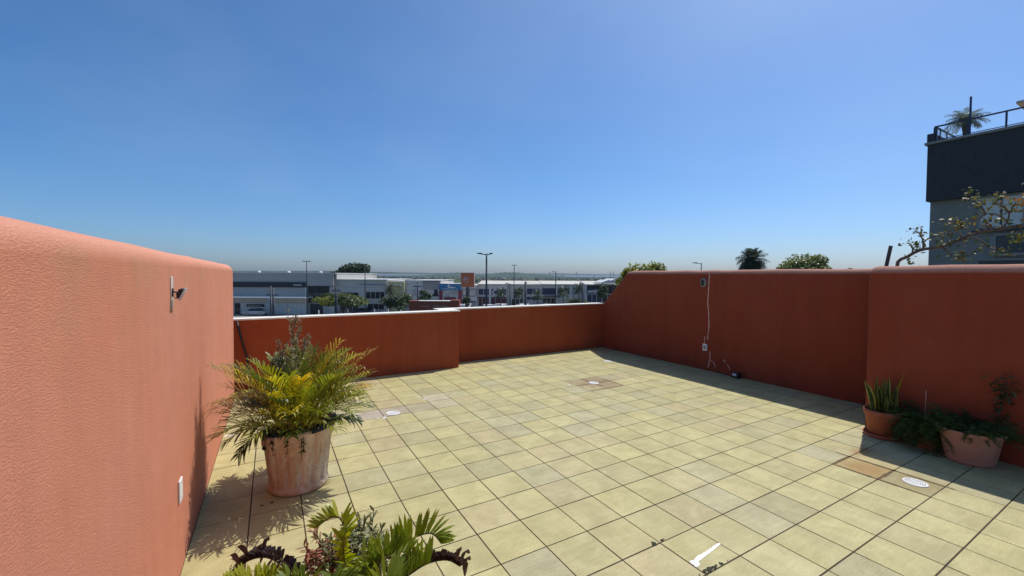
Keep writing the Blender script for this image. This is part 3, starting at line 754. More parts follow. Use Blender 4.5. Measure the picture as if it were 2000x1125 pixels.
for (u, v, D, col, leaf) in ((700,1050,1.36,(.13,.14,.065),.030),(722,1028,1.38,(.14,.15,.07),.032),(660,1062,1.34,(.12,.13,.06),.030),(690,1075,1.33,(.11,.12,.05),.028),(640,1075,1.34,(.17,.12,.07),.030),(622,1062,1.36,(.24,.12,.07),.032),(610,1090,1.33,(.24,.10,.06),.032),(590,1098,1.33,(.27,.10,.07),.030),
                            (655,1095,1.31,(.11,.12,.05),.028),(712,1098,1.31,(.11,.12,.05),.028),(735,1070,1.36,(.13,.14,.06),.030),(675,1040,1.38,(.14,.15,.07),.030),(765,1105,1.33,(.13,.14,.05),.030),(580,1112,1.30,(.2,.13,.08),.03),(630,1110,1.30,(.14,.13,.06),.03)):
    tip = atd(u, v, D) - sh_base; st0 = Vector((.02 + rr.gauss(0,.03), .12 + rr.gauss(0,.03), .26))
    mid = st0.lerp(tip, .6) + Vector((rr.gauss(0,.015), rr.gauss(0,.015), .05)); pts = smooth_pts([st0, mid, tip], 5)
    b.tube(pts, [.0045*(1-.7*i/(len(pts)-1)) for i in range(len(pts))], 5, (.035,.026,.022), False)
    for i in range(4, len(pts)):
        for k in range(2):
            d = Vector((rr.gauss(0,.7), rr.gauss(0,.7), rr.gauss(.45,.4))).normalized(); q = pts[i] + d*(.045+.03*rr.random())
            b.tube([pts[i], q], .0013, 3, (.06,.05,.03), False)
            for m in range(7):
                t = .3 + .7*m/6; p = pts[i].lerp(q, t); ld = (d*.7 + Vector((rr.gauss(0,.8), rr.gauss(0,.8), rr.gauss(.2,.5)))).normalized()
                leaflet(b, p, ld, Vector((rr.gauss(0,.6), rr.gauss(0,.6), 1)).normalized(), leaf*(.6+.5*rr.random()), .0085, jitcol(tuple(q*1.6 for q in col), rr, .25), .1)
b.build('foliage', M['leaf'], sh, colour=True)

# --- snake plant
SC = Vector((4.455, -1.14, 0))
sn = thing('potted_snake_plant', SC, 'upright snake plant with yellow-edged leaves in a red terracotta pot', 'potted plant')
b = MB(); b.lathe([(.10,.022),(.112,.026),(.135,.205),(.146,.21),(.147,.262),(.138,.264),(.132,.24),(.126,.21)], 40); b.build('pot', M['pot_red'], sn, smooth=True)
b = MB(); b.lathe([(.0,.004),(.12,.0),(.142,.006),(.150,.034),(.144,.036),(.132,.014),(0,.012)], 40); b.build('saucer', M['pot_red'], sn, smooth=True)
b = MB(); b.disc((0,0,.235), .130, 28); b.build('soil', M['soil'], sn)
b = MB(); rr = random.Random(6)
leaves = [(-.03,-.04,.38,-.08),(.01,.06,.37,.02),(.06,.02,.35,.12),(-.06,-.01,.29,-.14),(.04,-.02,.32,.05),(-.08,-.05,.20,-.1),(.09,.05,.24,.15),(-.02,-.09,.20,.05),(.03,-.09,.30,.1),(.05,.08,.30,-.05),(-.07,.07,.27,-.1),(-.05,-.03,.30,-.25),(-.03,.05,.27,.1),(.0,-.06,.26,-.12),(.02,.02,.31,.05),(.05,-.05,.24,.2),(-.06,.02,.20,-.3),(.04,.05,.28,.25),(-.01,0,.24,0),(-.075,.05,.33,-.75),(.07,-.02,.22,.35),(.085,-.06,.42,.30),(0,.08,.22,.1),(-.04,-.07,.17,-.2),(.06,.0,.18,.3)]
for i, (x, y, h, lean) in enumerate(leaves):
    face = rr.random()*PI; wd = .024 + .009*rr.random(); N = 9
    ld = (RH*lean*.55 + FH*rr.gauss(0,.1)); fx = Vector((math.cos(face)*.5+RH.x, math.sin(face)*.5+RH.y, 0)).normalized()
    edge = (.46,.42,.10) if i != 21 else (.45,.36,.04); mid = (.075,.115,.042) if i != 21 else (.36,.30,.04)
    for k in range(N):
        t0, t1 = k/N, (k+1)/N
        def row(t):
            w = wd*(.55 + .6*math.sin(PI*min(t*.85+.1,1)))*(1 - t**5); p = Vector((x, y, .235)) + Vector((0,0,h*t)) + ld*h*t*t
            nrm = Vector((-fx.y, fx.x, 0))*.006*(1-t)
            return [p - fx*w, p - fx*w*.62 + nrm, p + nrm*1.3, p + fx*w*.62 + nrm, p + fx*w]
        A, Bq = row(t0), row(t1); band = .75 + .6*(rr.random() > .5)
        for s in range(4):
            c = edge if s in (0, 3) else tuple(v*band for v in mid)
            b.add([A[s], A[s+1], Bq[s+1], Bq[s]], [(0,1,2,3)], jitcol(c, rr, .08))
b.build('leaf', M['palm_leaf'], sn, colour=True)

# --- asparagus fern in the salmon bowl
def feather(b, rr, p, d, ln, col, n=26, ll=.022, lw=.0035, droop=1.0):
    pts = [p]; dd = d.copy()
    for i in range(6): dd = (dd + Vector((rr.gauss(0,.06), rr.gauss(0,.06), -droop*.22))).normalized(); pts.append(pts[-1] + dd*ln/6)
    b.tube(pts, .0014, 3, tuple(x*.8 for x in col), False)
    for i in range(n):
        t = .12 + .88*i/n; k = min(5, int(t*6)); q = pts[k].lerp(pts[k+1], t*6-k)
        for m in range(3):
            ld = Vector((rr.gauss(0,1), rr.gauss(0,1), rr.gauss(.3,.6))).normalized()
            leaflet(b, q, ld, Vector((rr.gauss(0,1), rr.gauss(0,1), 1)).normalized(), ll*(.7+.6*rr.random()), lw, jitcol(col, rr, .3), .1)
FC = Vector((4.405, -1.745, 0))
fe = thing('potted_fern', FC, 'feathery dark fern spilling from a wide salmon bowl with a tall stem', 'potted plant')
b = MB(); b.lathe([(.0,.004),(.138,.0),(.150,.008),(.157,.03),(.156,.042),(.160,.048),(.188,.232),(.200,.250),(.207,.262),(.207,.278),(.198,.282),(.186,.27),(.178,.22)], 48); b.build('pot', M['pot_salmon'], fe, smooth=True)
b = MB(); b.disc((0,0,.255), .184, 32); b.build('soil', M['soil'], fe)
b = MB(); rr = random.Random(12)
for k in range(170):
    az = rr.random()*2*PI; r = .15*math.sqrt(rr.random()); p = Vector((r*math.cos(az), r*math.sin(az), .255)); e = rr.uniform(.35, 1.3)
    d = Vector((math.cos(az)*math.cos(e), math.sin(az)*math.cos(e), math.sin(e)))
    feather(b, rr, p, d, rr.uniform(.14,.24), (.065,.11,.024), 24, .024, .0042)
b.build('foliage', M['leaf'], fe, colour=True)
b = MB(); rr = random.Random(15)
s0 = Vector((.12,-.12,.25)); sp1 = [s0, s0+Vector((.01,-.01,.12)), s0+Vector((.03,-.02,.24)), s0+Vector((.02,-.04,.36)), s0+Vector((-.01,-.05,.46))]
b.tube(smooth_pts(sp1,4), .006, 5, (.10,.07,.04), False)
for k in range(150):
    t = rr.random()**.6; i = min(3, int(t*4)); p = sp1[i].lerp(sp1[i+1], t*4-i) + Vector((rr.gauss(0,.045*t), rr.gauss(0,.045*t), rr.gauss(0,.03)))
    leaflet(b, p, Vector((rr.gauss(0,1), rr.gauss(0,1), rr.gauss(-.1,.6))).normalized(), Vector((rr.gauss(0,.5), rr.gauss(0,.5), 1)).normalized(), .05*(.6+.6*rr.random()), .018, jitcol((.085,.085,.03), rr, .3), .25)
b.build('tall_stem', M['leaf'], fe, colour=True)
# --- second fern between the two pots
F2 = Vector((4.47, -1.47, 0))
f2 = thing('potted_fern', F2, 'bushy dark fern drooping between the snake plant and the salmon bowl', 'potted plant')
b = MB(); b.lathe([(.075,0),(.082,.006),(.10,.16),(.106,.165),(.106,.195),(.099,.196),(.095,.17)], 36); b.build('pot', M['pot_red'], f2, smooth=True)
b = MB(); b.disc((0,0,.18), .096, 24); b.build('soil', M['soil'], f2)
b = MB(); rr = random.Random(13)
for k in range(190):
    az = rr.random()*2*PI; e = rr.uniform(.0, 1.35); p = Vector((.08*math.cos(az)*rr.random(), .08*math.sin(az)*rr.random(), .19))
    d = Vector((math.cos(az)*math.cos(e), math.sin(az)*math.cos(e), math.sin(e)))
    feather(b, rr, p, d, rr.uniform(.22,.34), (.065,.115,.025), 26, .028, .0052, 1.45)
b.build('foliage', M['leaf'], f2, colour=True)
b = MB(); b.tube([(.0,.03,.22),(.01,.03,.42),(.012,.03,.52)], .003, 4, (.5,.42,.36)); b.build('flower_spike', M['leaf'], f2, colour=True)

# --- branching shrub behind the right-hand wall
tb = Vector((5.95, -1.0, -.28))
br = thing('leafy_shrub', tb, 'bare-stemmed shrub with sparse small leaves leaning over the right wall', 'shrub')
b = MB(); lf = MB(); rr = random.Random(77)
BX = 5.42
def bp(u, v, dx=0): return atx(u, v, BX + .4 + dx) - tb
main = smooth_pts([Vector((0,0,0)), Vector((-.03,.1,1.4)), bp(1752,522), bp(1775,500), bp(1800,488), bp(1835,482), bp(1880,466), bp(1918,452), bp(1955,448), bp(1990,440), bp(2050,425)], 4)
b.tube(main, [.022*(1-.6*i/(len(main)-1)) for i in range(len(main))], 7)
subs = [[(1782,494),(1783,486),(1792,478),(1797,470)], [(1783,486),(1778,477),(1772,474)], [(1803,487),(1803,475),(1800,464),(1793,454),(1784,446)], [(1803,475),(1812,466),(1830,460),(1846,462)],
        [(1840,481),(1850,492),(1860,500),(1880,500),(1895,499)], [(1870,471),(1895,466),(1915,469),(1932,484),(1948,492),(1966,496)], [(1955,448),(1968,432),(1972,415),(1980,402),(1990,392)],
        [(1925,418),(1915,402),(1905,392),(1893,382),(1888,372)], [(1968,432),(1945,418),(1925,418)], [(1972,415),(1958,402),(1945,398),(1935,388)], [(1925,418),(1905,428),(1885,432),(1862,436),(1848,434)], [(1940,450),(1925,440),(1930,436)], [(1990,440),(1996,455),(1990,468)],
        [(1830,482),(1845,478),(1865,470)], [(1772,507),(1775,510),(1778,509)], [(1880,466),(1872,450),(1876,440)]]
clumps = []
for s in subs:
    off = rr.gauss(0, .12); pts = smooth_pts([bp(u, v, off*i/len(s)) for i, (u, v) in enumerate(s)], 3)
    b.tube(pts, [.010*(1-.7*i/(len(pts)-1)) for i in range(len(pts))], 5)
    for i, p in enumerate(pts):
        nl = (1 if i < len(pts)*.5 else 4)
        for k in range(nl):
            d = Vector((rr.gauss(0,1), rr.gauss(0,1), rr.gauss(.2,.8))).normalized(); q = p + Vector((rr.gauss(0,.035), rr.gauss(0,.035), rr.gauss(0,.03)))
            h = rr.random(); c = (.075,.095,.025) if h < .6 else (.14,.13,.03) if h < .85 else (.20,.11,.035) if h < .95 else (.11,.03,.025)
            leaflet(lf, q, d, Vector((rr.gauss(0,.6), rr.gauss(0,.6), 1)).normalized(), .045*(.6+.7*rr.random()), .026, jitcol(c, rr, .25), .15)
for (u, v, n, sp, c) in ((1875,438,70,.055,(.17,.13,.025)),(1942,395,55,.06,(.12,.11,.03)),(1935,436,26,.045,(.17,.17,.035)),(1992,462,60,.06,(.15,.15,.03)),(1868,496,40,.05,(.10,.10,.035)),(1845,462,28,.06,(.12,.12,.03)),(1965,400,40,.06,(.09,.095,.04)),(1985,395,30,.05,(.2,.10,.04)),(1895,385,22,.04,(.12,.12,.06)),(1905,395,22,.05,(.13,.13,.05)),(2020,400,60,.1,(.1,.1,.04))):
    ctr_ = bp(u, v, rr.gauss(0,.1))
    for k in range(int(n*.6)):
        q = ctr_ + Vector((rr.gauss(0,sp*1.6), rr.gauss(0,sp), rr.gauss(0,sp*.8))); d = Vector((rr.gauss(0,1), rr.gauss(0,1), rr.gauss(0,.8))).normalized()
        leaflet(lf, q, d, Vector((rr.gauss(0,.6), rr.gauss(0,.6), 1)).normalized(), .045*(.6+.7*rr.random()), .024, jitcol(c, rr, .3), .15)
b.build('branch', M['bark'], br, smooth=True); lf.build('foliage', M['leaf'], br, colour=True)
p0, p1 = atx(1731,520,6.0), atx(1740,480,6.0); d = (p1-p0)
b = MB(); b.tube([p0 - d*7.5, p1], .021, 8)
tag(b.build('garden_stake', M['dark_metal']), 'dark leaning stake rising behind the right wall', 'stake')
p0 = atx(1660,524,6.0); b = MB(); b.tube([(p0.x,p0.y,-.28),(p0.x,p0.y,p0.z-.05),(p0.x-.01,p0.y-.02,p0.z)], .008, 5, (.05,.05,.03))
for k in range(10): leaflet(b, Vector((p0.x, p0.y, p0.z-.01)), Vector((rr.gauss(0,1), rr.gauss(0,1), .25)).normalized(), Vector((0,0,1)), .07, .02, (.06,.06,.03), .1)
tag(b.build('weed_sprout', M['leaf'], colour=True), 'tiny weed sprout peeping over the right wall beside the step', 'weed')
b = MB(); b.box(RX+.2, RX+2.2, -5, 4.26, -.6, -.28)
tag(b.build('roof_ledge', M['slab']), 'concrete planting ledge behind the right wall', 'ledge')

# --- garden trees and palms
def crown_mesh(b, rr, c, rx, ry, rz, n, leaf, cols, lobes=9, flat=0.0, hang=0):
    L_ = []
    for k in range(lobes):
        az = 2*PI*k*.618 + rr.random(); h = rr.uniform(-.35, .75); q = math.sqrt(max(.05, 1-h*h))*rr.uniform(.45,.85)
        if k < 3: q *= .4; h = .35 + .12*k
        L_.append((Vector((math.cos(az)*q*rx, math.sin(az)*q*ry, h*rz*.8)), rr.uniform(.3,.52) + (.12 if k < 3 else 0), cols[rr.randrange(len(cols))]))
    for k in range(n):
        lc, s, col = L_[rr.randrange(lobes)]
        v = Vector((rr.gauss(0,1), rr.gauss(0,1), rr.gauss(0,1))).normalized()*rr.random()**.4
        p = Vector(c) + lc + Vector((v.x*rx*s, v.y*ry*s, v.z*rz*s*(1-flat*.5)))
        nrm = (v*.6 + Vector((rr.gauss(0,.5), rr.gauss(0,.5), .5+rr.gauss(0,.5)))).normalized(); a = nrm.orthogonal().normalized(); t = nrm.cross(a)
        w = rr.random()*2*PI; a2 = a*math.cos(w) + t*math.sin(w); t2 = nrm.cross(a2); l = leaf*(.6+.8*rr.random())
        cc = jitcol(col, rr, .25)
        b.add([p - a2*l*.5, p + t2*l*.3, p + a2*l*.5 - Vector((0,0,hang*l)), p - t2*l*.3], [(0,1,2,3)], cc)
    return L_
def tree(name, u, D, v_top, v_ctr, rx, rz, n, leaf, cols, label, seed, lobes=10, trunk=.16, flat=0, group=None, cat='tree', ry=None):
    rr = random.Random(seed); base = ground(u, D); t = thing(name, base, label, cat, group, rz=-YW)
    zc = zat(v_ctr, D) - GZ; b = MB(); Lb = crown_mesh(b, rr, (0,0,zc), rx, ry or rx, rz, n, leaf, cols, lobes, flat); b.build('crown', M['leaf'], t, colour=True)
    tb_ = MB(); z1 = max(.4, zc - rz*.75); tb_.tube([(0,0,-.1),(trunk*.3,.0,z1*.5),(0,0,z1)], [trunk*1.2,trunk*.9,trunk*.75], 8)
    for lc, s, _ in Lb[:6]: tb_.tube([(0,0,z1*.95), (lc.x*.45, lc.y*.45, z1+ (zc+lc.z-z1)*.55), (lc.x*.9, lc.y*.9, zc+lc.z)], [trunk*.55,trunk*.35,trunk*.12], 5)
    tb_.build('trunk', M['bark'], t, smooth=True); return t
YG = [(.20,.22,.035),(.27,.27,.05),(.14,.17,.03)]; DG = [(.025,.05,.015),(.04,.07,.02),(.03,.055,.018)]; MG = [(.06,.09,.03),(.08,.11,.035),(.05,.08,.03)]; OL = [(.16,.19,.03),(.11,.14,.03),(.20,.22,.04)]
tree('garden_tree', 1256, 18, 514, 550, 1.12, .92, 6500, .15, YG, 'sunlit yellow-green tree crown showing above the sloping end of the right wall', 101, 30, .1)
tree('garden_tree', 1575, 25, 495, 528, 1.4, 1.15, 5200, .17, [(.24,.27,.09),(.32,.33,.13),(.18,.21,.06)], 'rounded pale yellow-green tree right of the palm above the wall', 102, 16, .12)
def palm(name, u, D, v_ctr, ln, n, label, seed, col, lw=.05, ll=.55, trunk=.14, e=(1.3,-.3), group=None, nl=16, dr=(-.2,-1.15), gz=None):
    rr = random.Random(seed); base = ground(u, D); 
    if gz is not None: base.z = gz
    t = thing(name, base, label, 'palm tree', group); zc = zat(v_ctr, D) - base.z
    b = MB(); b.tube([(0,0,-.1),(.03,0,zc*.5),(0,0,zc)], [trunk*1.25,trunk,trunk*.85], 8); b.build('trunk', M['bark'], t, smooth=True)
    b = MB()
    for k in range(n):
        az = 2*PI*k*.381966 + rr.random()*.4; f = k/n; e0 = lerp(e[0], e[1], f) + rr.gauss(0,.1)
        frond_curve(b, arc((0,0,zc), az, e0, e0 + lerp(dr[0], dr[1], min(1,f+.35)), ln*(.85+.3*rr.random()), 7), rr, nl, ll, lw, jitcol(col, rr, .2), side_up=.2, fwd=.6, rad=.02, start=.15, droop=.35, ends=.4)
    b.build('frond', M['leaf'], t, colour=True); return t
palm('palm_tree', 1467, 40, 507, 1.25, 70, 'dark drooping palm crown rising above the middle of the right wall', 201, (.05,.07,.036), .06, .66, .16, (1.4,-.75), nl=16)

# ------------------------------------------------------------------ buildings across the road
class Bld:
    """a building whose street front stands D metres ahead; rectangles are given on that front"""
    def __init__(s, name, label, cat, uc, D, base_v=None, group=None):
        s.uc, s.D = uc, D; s.o = thing(name, ground(uc, D), label, cat, group, rz=-YW)
    def X(s, u): return (u - s.uc) / FPX * s.D
    def Z(s, v): return zat(v, s.D) - GZ
    def part(s, name, mat, rects, parent=None, label=None):
        b = MB()
        for (u0, u1, v0, v1, d0, d1) in rects:
            z0 = 0 if v1 is None else s.Z(v1); b.box(s.X(u0), s.X(u1), d0, d1, z0, s.Z(v0))
        o = b.build(name, mat, parent or s.o)
        if label: o['label'] = label
        return o
    def win(s, u0, u1, v0, v1, frame='b_white', glass='b_glass', n=1, name='window'):
        x0, x1, z0, z1 = s.X(u0), s.X(u1), s.Z(v1), s.Z(v0); t = .10; b = MB()
        b.box(x0-t, x1+t, -.10, -.003, z1, z1+t); b.box(x0-t, x1+t, -.10, -.003, z0-t, z0); b.box(x0-t, x0, -.10, -.003, z0, z1); b.box(x1, x1+t, -.10, -.003, z0, z1)
        for k in range(1, n): x = x0 + (x1-x0)*k/n; b.box(x-.04, x+.04, -.07, -.008, z0, z1)
        w = b.build(name, M[frame], s.o); g_ = MB(); g_.box(x0, x1, -.03, -.0015, z0, z1); g_.build('pane', M[glass], w); return w
    def strokes(s, u0, u1, v0, v1, d, n, seed, parent, mat='lettering', name='lettering'):
        """small raised characters, too far away to be read"""
        rr = random.Random(seed); b = MB(); x0, x1, z0, z1 = s.X(u0), s.X(u1), s.Z(v1), s.Z(v0); w = (x1-x0)/n
        for k in range(n):
            a = x0 + k*w; h = (z1-z0)*(1 if k == 0 or rr.random() < .25 else .72); kk = rr.randrange(3)
            b.box(a, a+w*.24, d-.03, d, z0, z0+h)
            if kk != 1: b.box(a+w*.5, a+w*.74, d-.03, d, z0, z0+h*.8)
            if kk != 2: b.box(a+w*.24, a+w*.5, d-.03, d, z0+h*.62, z0+h*.8)
            b.box(a+w*.24, a+w*.5, d-.03, d, z0, z0+h*.18)
        return b.build(name, M[mat], parent)

# grey showroom on the left
B = Bld('showroom', 'long grey clad showroom with black sign band at the left end of the street', 'building', 540, 85)
B.part('wall', M['b_grey'], [(330,601,536,None,0,26), (601,655,536,None,.6,26)])
B.part('fascia', M['b_grey'], [(330,652,536,560,-.25,-.003)])
b = MB()
for k in range(14): b.box(B.X(332)+k*.0, B.X(652), -.262, -.2505, B.Z(538+k*1.6)-.012, B.Z(538+k*1.6))
b.build('cladding_seam', M['dark_metal'], B.o)
rf = B.part('roof', M['b_roof'], [(330,656,534.8,536,-.4,26)])
for u in (499, 558, 621):
    b = MB(); b.lathe([(.0,.35),(.2,.33),(.3,.22),(.34,0)], 12, (B.X(u), 1.2, B.Z(534.8))); b.build('roof_vent', M['white_plastic'], rf, smooth=True)
sb = B.part('sign_band', M['b_black'], [(330,600,553.5,563.5,-.5,-.26)]); B.strokes(576,592,556.6,560.2,-.5,8,3,sb)
cn = B.part('canopy', M['white_plastic'], [(330,611,581.4,583.2,-3.0,-.003)])
B.part('lower_fascia', M['b_grey2'], [(330,600,584,593,-.3,-.003)])
B.part('pillar', M['b_white'], [(597.5,600.5,563.6,None,-.35,-.004)])
for (u0, u1, v0, v1) in ((603,641,561.5,574),(603,630,576,592)): B.win(u0, u1, v0, v1, 'dark_metal', 'b_glass', 3)
B.part('pillar', M['b_grey2'], [(642,655,562,None,.2,.597)])
for (u0, u1, n) in ((458,470,1),(536,560,3),(562,596,4)): B.win(u0, u1, 595, 616, 'b_grey2', 'b_glass' if u0 < 500 else 'curtain', n, 'shop_window')
bb = B.part('billboard', M['b_white'], [(470,530,594.5,617,-.15,-.004)])
B.part('panel', M['b_black'], [(482,517,596.5,602,-.20,-.1505)], bb); B.strokes(486,512,598,600.6,-.2005,10,5,bb,'b_grey2')
B.part('door', M['b_black'], [(603,628,596,None,.585,.598)])
# second grey building
B = Bld('shop_building', 'light grey flat-roofed building between the showroom and the lime shop', 'building', 704, 86)
B.part('wall', M['b_grey2'], [(655.6,756,548,None,0,22)]); B.part('roof', M['b_roof'], [(655,757,547,548,-.3,22)])
B.part('string_course', M['dark_metal'], [(702,754,557,557.7,-.12,-.003)])
for (u0, u1, v0, v1, n) in ((664,700,573,582,3),(715,751,571.5,584.5,4),(664,700,594,612,3),(718,750,595,606,3)): B.win(u0, u1, v0, v1, 'b_grey2', 'b_glass', n)
# lime building with awning
B = Bld('lime_shop', 'pale lime shop with a sunlit cream awning above the bushy tree', 'building', 772, 86.6)
B.part('wall', M['b_green'], [(757.2,789,551,None,0,14)]); B.part('roof', M['b_roof'], [(757,789.4,550.2,551,-.2,14)])
B.part('awning', M['b_cream'], [(758,786,557.5,559,-1.6,-.003)])
B.win(761, 784, 563, 571, 'b_cream', 'b_green', 2); B.win(762, 784, 580, 600, 'b_white', 'b_glass', 3, 'shop_window')
# pale warehouse with murals
B = Bld('warehouse', 'pale taupe warehouse with animal murals behind the utility pole', 'building', 823, 88)
B.part('wall', M['b_white'], [(789.6,825,549,None,0,20), (825,860,550,None,.3,20)]); B.part('roof', M['b_roof'], [(789.6,861,548.2,549,-.2,20)])
B.part('upper_panel', M['b_mauve'], [(825,859.5,550.5,566,.1,.297)])
mu = B.part('mural_panel', M['b_white'], [(841,857,567,584,.15,.296)])
b = MB(); x, z = B.X(847.5), B.Z(579)
b.prism([(x-.9,z-.1),(x+1.1,z-.1),(x+.9,z+.25),(x+.75,z+1.1),(x+.3,z+1.75),(x-.2,z+1.8),(x-.45,z+1.5),(x-.1,z+1.35),(x+.1,z+.9),(x-.25,z+.3)], 1, .13, .148); b.build('mural', M['b_black'], mu)
B.win(807, 813, 566, 578, 'b_grey2', 'b_grey', 2); B.win(792, 803, 585, 600, 'b_grey2', 'b_glass', 2)
# blue pet-shop front
B = Bld('blue_front_shop', 'shop front with a blue sign band and dark red pillars', 'building', 880, 87.2)
B.part('wall', M['b_white'], [(860.5,901.5,555.5,None,0,12)]); sb = B.part('sign_band', M['b_blue'], [(858.5,902,554.5,567.5,-.4,-.003)])
B.strokes(864,896,563.5,565.6,-.4,16,8,sb)
b = MB(); x, z = B.X(877), B.Z(560.5)
b.prism([(x-.35,z),(x+.15,z+.75),(x+.3,z+.6),(x+.05,z+.05),(x+1.5,z-.1),(x+1.2,z-.28),(x,z-.3)], 1, -.43, -.4005); b.build('emblem', M['lettering'], sb)
for u0, u1 in ((858.5,864),(895.5,902)): B.part('pillar', M['b_red'], [(u0,u1,568,None,-.38,-.004)])
b = MB(); x, z = B.X(874), B.Z(576)
b.prism([(x-.8,z+.8),(x-.4,z+.3),(x,z+.2),(x+.2,z+.6),(x+.5,z+.5),(x+.5,z-.4),(x+.1,z-.6),(x-.3,z-.1)], 1, -.02, -.0035)
x = B.X(886.5); b.prism([(x+.8*math.cos(2*PI*k/12), z+.3+.5*math.sin(2*PI*k/12)) for k in range(12)], 1, -.02, -.0035); b.build('mural', M['b_grey'], B.o)
B.part('fascia', M['b_red'], [(868,890,581,585.5,-.3,-.0045)]); B.win(866, 893, 587, 600, 'b_white', 'b_maroon', 3, 'shop_window')
# plain white shop panel
B = Bld('white_shop', 'narrow white shop front with framed window behind the orange pylon sign', 'building', 917, 88.2)
B.part('wall', M['b_white'], [(902.2,932,558,None,0,12)]); B.part('roof', M['b_roof'], [(902,932.4,557,558,-.2,12)])
B.win(904, 910, 566.5, 577, 'dark_metal', 'b_white', 1); B.win(917, 929.5, 565.5, 578.5, 'dark_metal', 'b_grey2', 1)
B.part('fascia', M['b_black'], [(915.5,929,589,590.8,-.15,-.003)]); B.win(916, 929, 592.5, 600, 'b_white', 'b_grey', 2, 'shop_window')
# the mall: four units in a row
def unit(label, u0, u1, D, vt, wins, low, pil, gable=None, wallm='b_white', bandm='b_cream', name='mall_unit'):
    B = Bld(name, label, 'building', (u0+u1)/2, D); B.part('wall', M[wallm], [(u0,u1,vt+5,None,0,24)])
    b = MB(); x0, x1 = B.X(u0), B.X(u1); b.add([(x0,-.5,B.Z(vt+5.2)),(x1,-.5,B.Z(vt+5.2)),(x1,12,B.Z(vt)),(x0,12,B.Z(vt)),(x1,24,B.Z(vt+5)),(x0,24,B.Z(vt+5)),(x0,-.5,B.Z(vt+5.2)-.2),(x1,-.5,B.Z(vt+5.2)-.2),(x1,24,B.Z(vt+5)-.2),(x0,24,B.Z(vt+5)-.2)],
                                                   [(0,1,2,3),(3,2,4,5),(0,6,7,1),(0,3,5,9,6),(1,7,8,4,2),(5,4,8,9)]); b.build('roof', M[bandm], B.o)
    for w in wins: B.win(*w[:4], w[4] if len(w) > 4 else 'b_white', w[5] if len(w) > 5 else 'b_navy', 2)
    for w in low: B.win(*w[:4], 'b_white', w[4], 3, 'shop_window')
    for p in pil: B.part('pillar', M['b_white'], [(p[0],p[1],vt+6,None,-.45,-.0055)])
    return B
B = unit('cream-roofed mall unit with maroon shopfront right of the orange sign', 933, 990.5, 89, 549.5, [(935,955,564.5,576,'b_white','b_navy'),(960,989,564.5,576,'b_white','b_navy')], [(935,955,583,598,'b_maroon'),(957,990,583,598,'b_maroon')], [(990.5,994,)] and [(955.5,959)])
B.part('fascia', M['b_maroon'], [(933.5,990,580.5,582.5,-.4,-.003)])
b = MB(); x, z = B.X(967), B.Z(571); b.prism([(x+.6*math.cos(a)*(1 if k < 7 else .6), z+.7*math.sin(a)*(1 if k < 7 else .6)) for k, a in enumerate([PI*.3+1.5*PI*i/6 for i in range(7)] + [PI*1.8-1.5*PI*i/6 for i in range(7)])], 1, -.06, -.035); b.build('emblem', M['lettering'], B.o)
unit('narrow mall unit with two dark windows behind the thick utility pole', 991, 1058, 89.8, 549.5, [(1005,1022,564.5,575.5,'b_grey2','b_glass'),(1029,1053,563.5,574.5,'b_grey2','b_navy')], [(1000,1022,584,598,'b_glass'),(1028,1055,579,586,'b_navy'),(1028,1055,588,598,'b_grey')], [(1023,1027.5)], wallm='b_grey2')
B = unit('wide mall unit with three dark framed windows in mid row', 1058.5, 1144, 90, 549, [(1060,1084,563.5,573.5,'dark_metal','b_navy'),(1089,1112.5,562.5,573,'b_white','b_glass'),(1117.5,1135,562.5,572,'dark_metal','b_grey2')], [(1060,1084,582,595,'b_glass'),(1089,1112,582,595,'b_grey'),(1117,1136,576,592,'b_grey')], [(1085,1088),(1113.5,1116.5),(1141,1143.8)], wallm='b_grey2')
B.part('canopy', M['b_black'], [(1059,1092,578,579.2,-1.2,-.003)])
B = unit('dark-fronted mall unit at the right end by the sloping wall', 1145, 1212, 89.6, 549, [(1147,1168,561.5,571,'b_black','b_navy'),(1172,1200,561,570,'b_black','b_glass')], [(1147,1175,574,590,'b_navy'),(1178,1205,574,590,'b_glass')], [(1142.6,1145.4)], wallm='b_black')
b = MB(); rr = random.Random(3)
for k in range(7):
    x, z = B.X(1148+k*2.8), B.Z(567+rr.random()*3); b.prism([(x,z-.3),(x+.5,z-.35),(x+.55,z+.1*rr.random()),(x+.2,z+.4*rr.random()+.1)], 1, -.06, -.035)
b.build('mural', M['lettering'], B.o)
B = Bld('shed_roof', 'low pale shed roofs on thin posts just left of the sloping wall', 'shelter', 1195, 84)
b = MB()
for (u0, u1, v) in ((1174,1204,547.5),(1190,1215,545)):
    x0, x1, z = B.X(u0), B.X(u1), B.Z(v); b.add([(x0,0,z-.35),((x0+x1)/2,0,z+.2),(x1,0,z-.35),(x0,8,z-.35),((x0+x1)/2,8,z+.2),(x1,8,z-.35),(x0,0,z-.5),(x1,0,z-.5),(x0,8,z-.5),(x1,8,z-.5)], [(0,1,4,3),(1,2,5,4),(0,6,7,2,1),(3,4,5,9,8),(6,8,9,7),(0,3,8,6),(2,7,9,5)])
b.build('roof', M['b_roof'], B.o)
for u in (1178, 1198, 1212): 
    b = MB(); b.tube([(B.X(u),.4,0),(B.X(u),.4,B.Z(548.5)-.2)], .1, 6); b.build('post', M['dark_metal'], B.o)
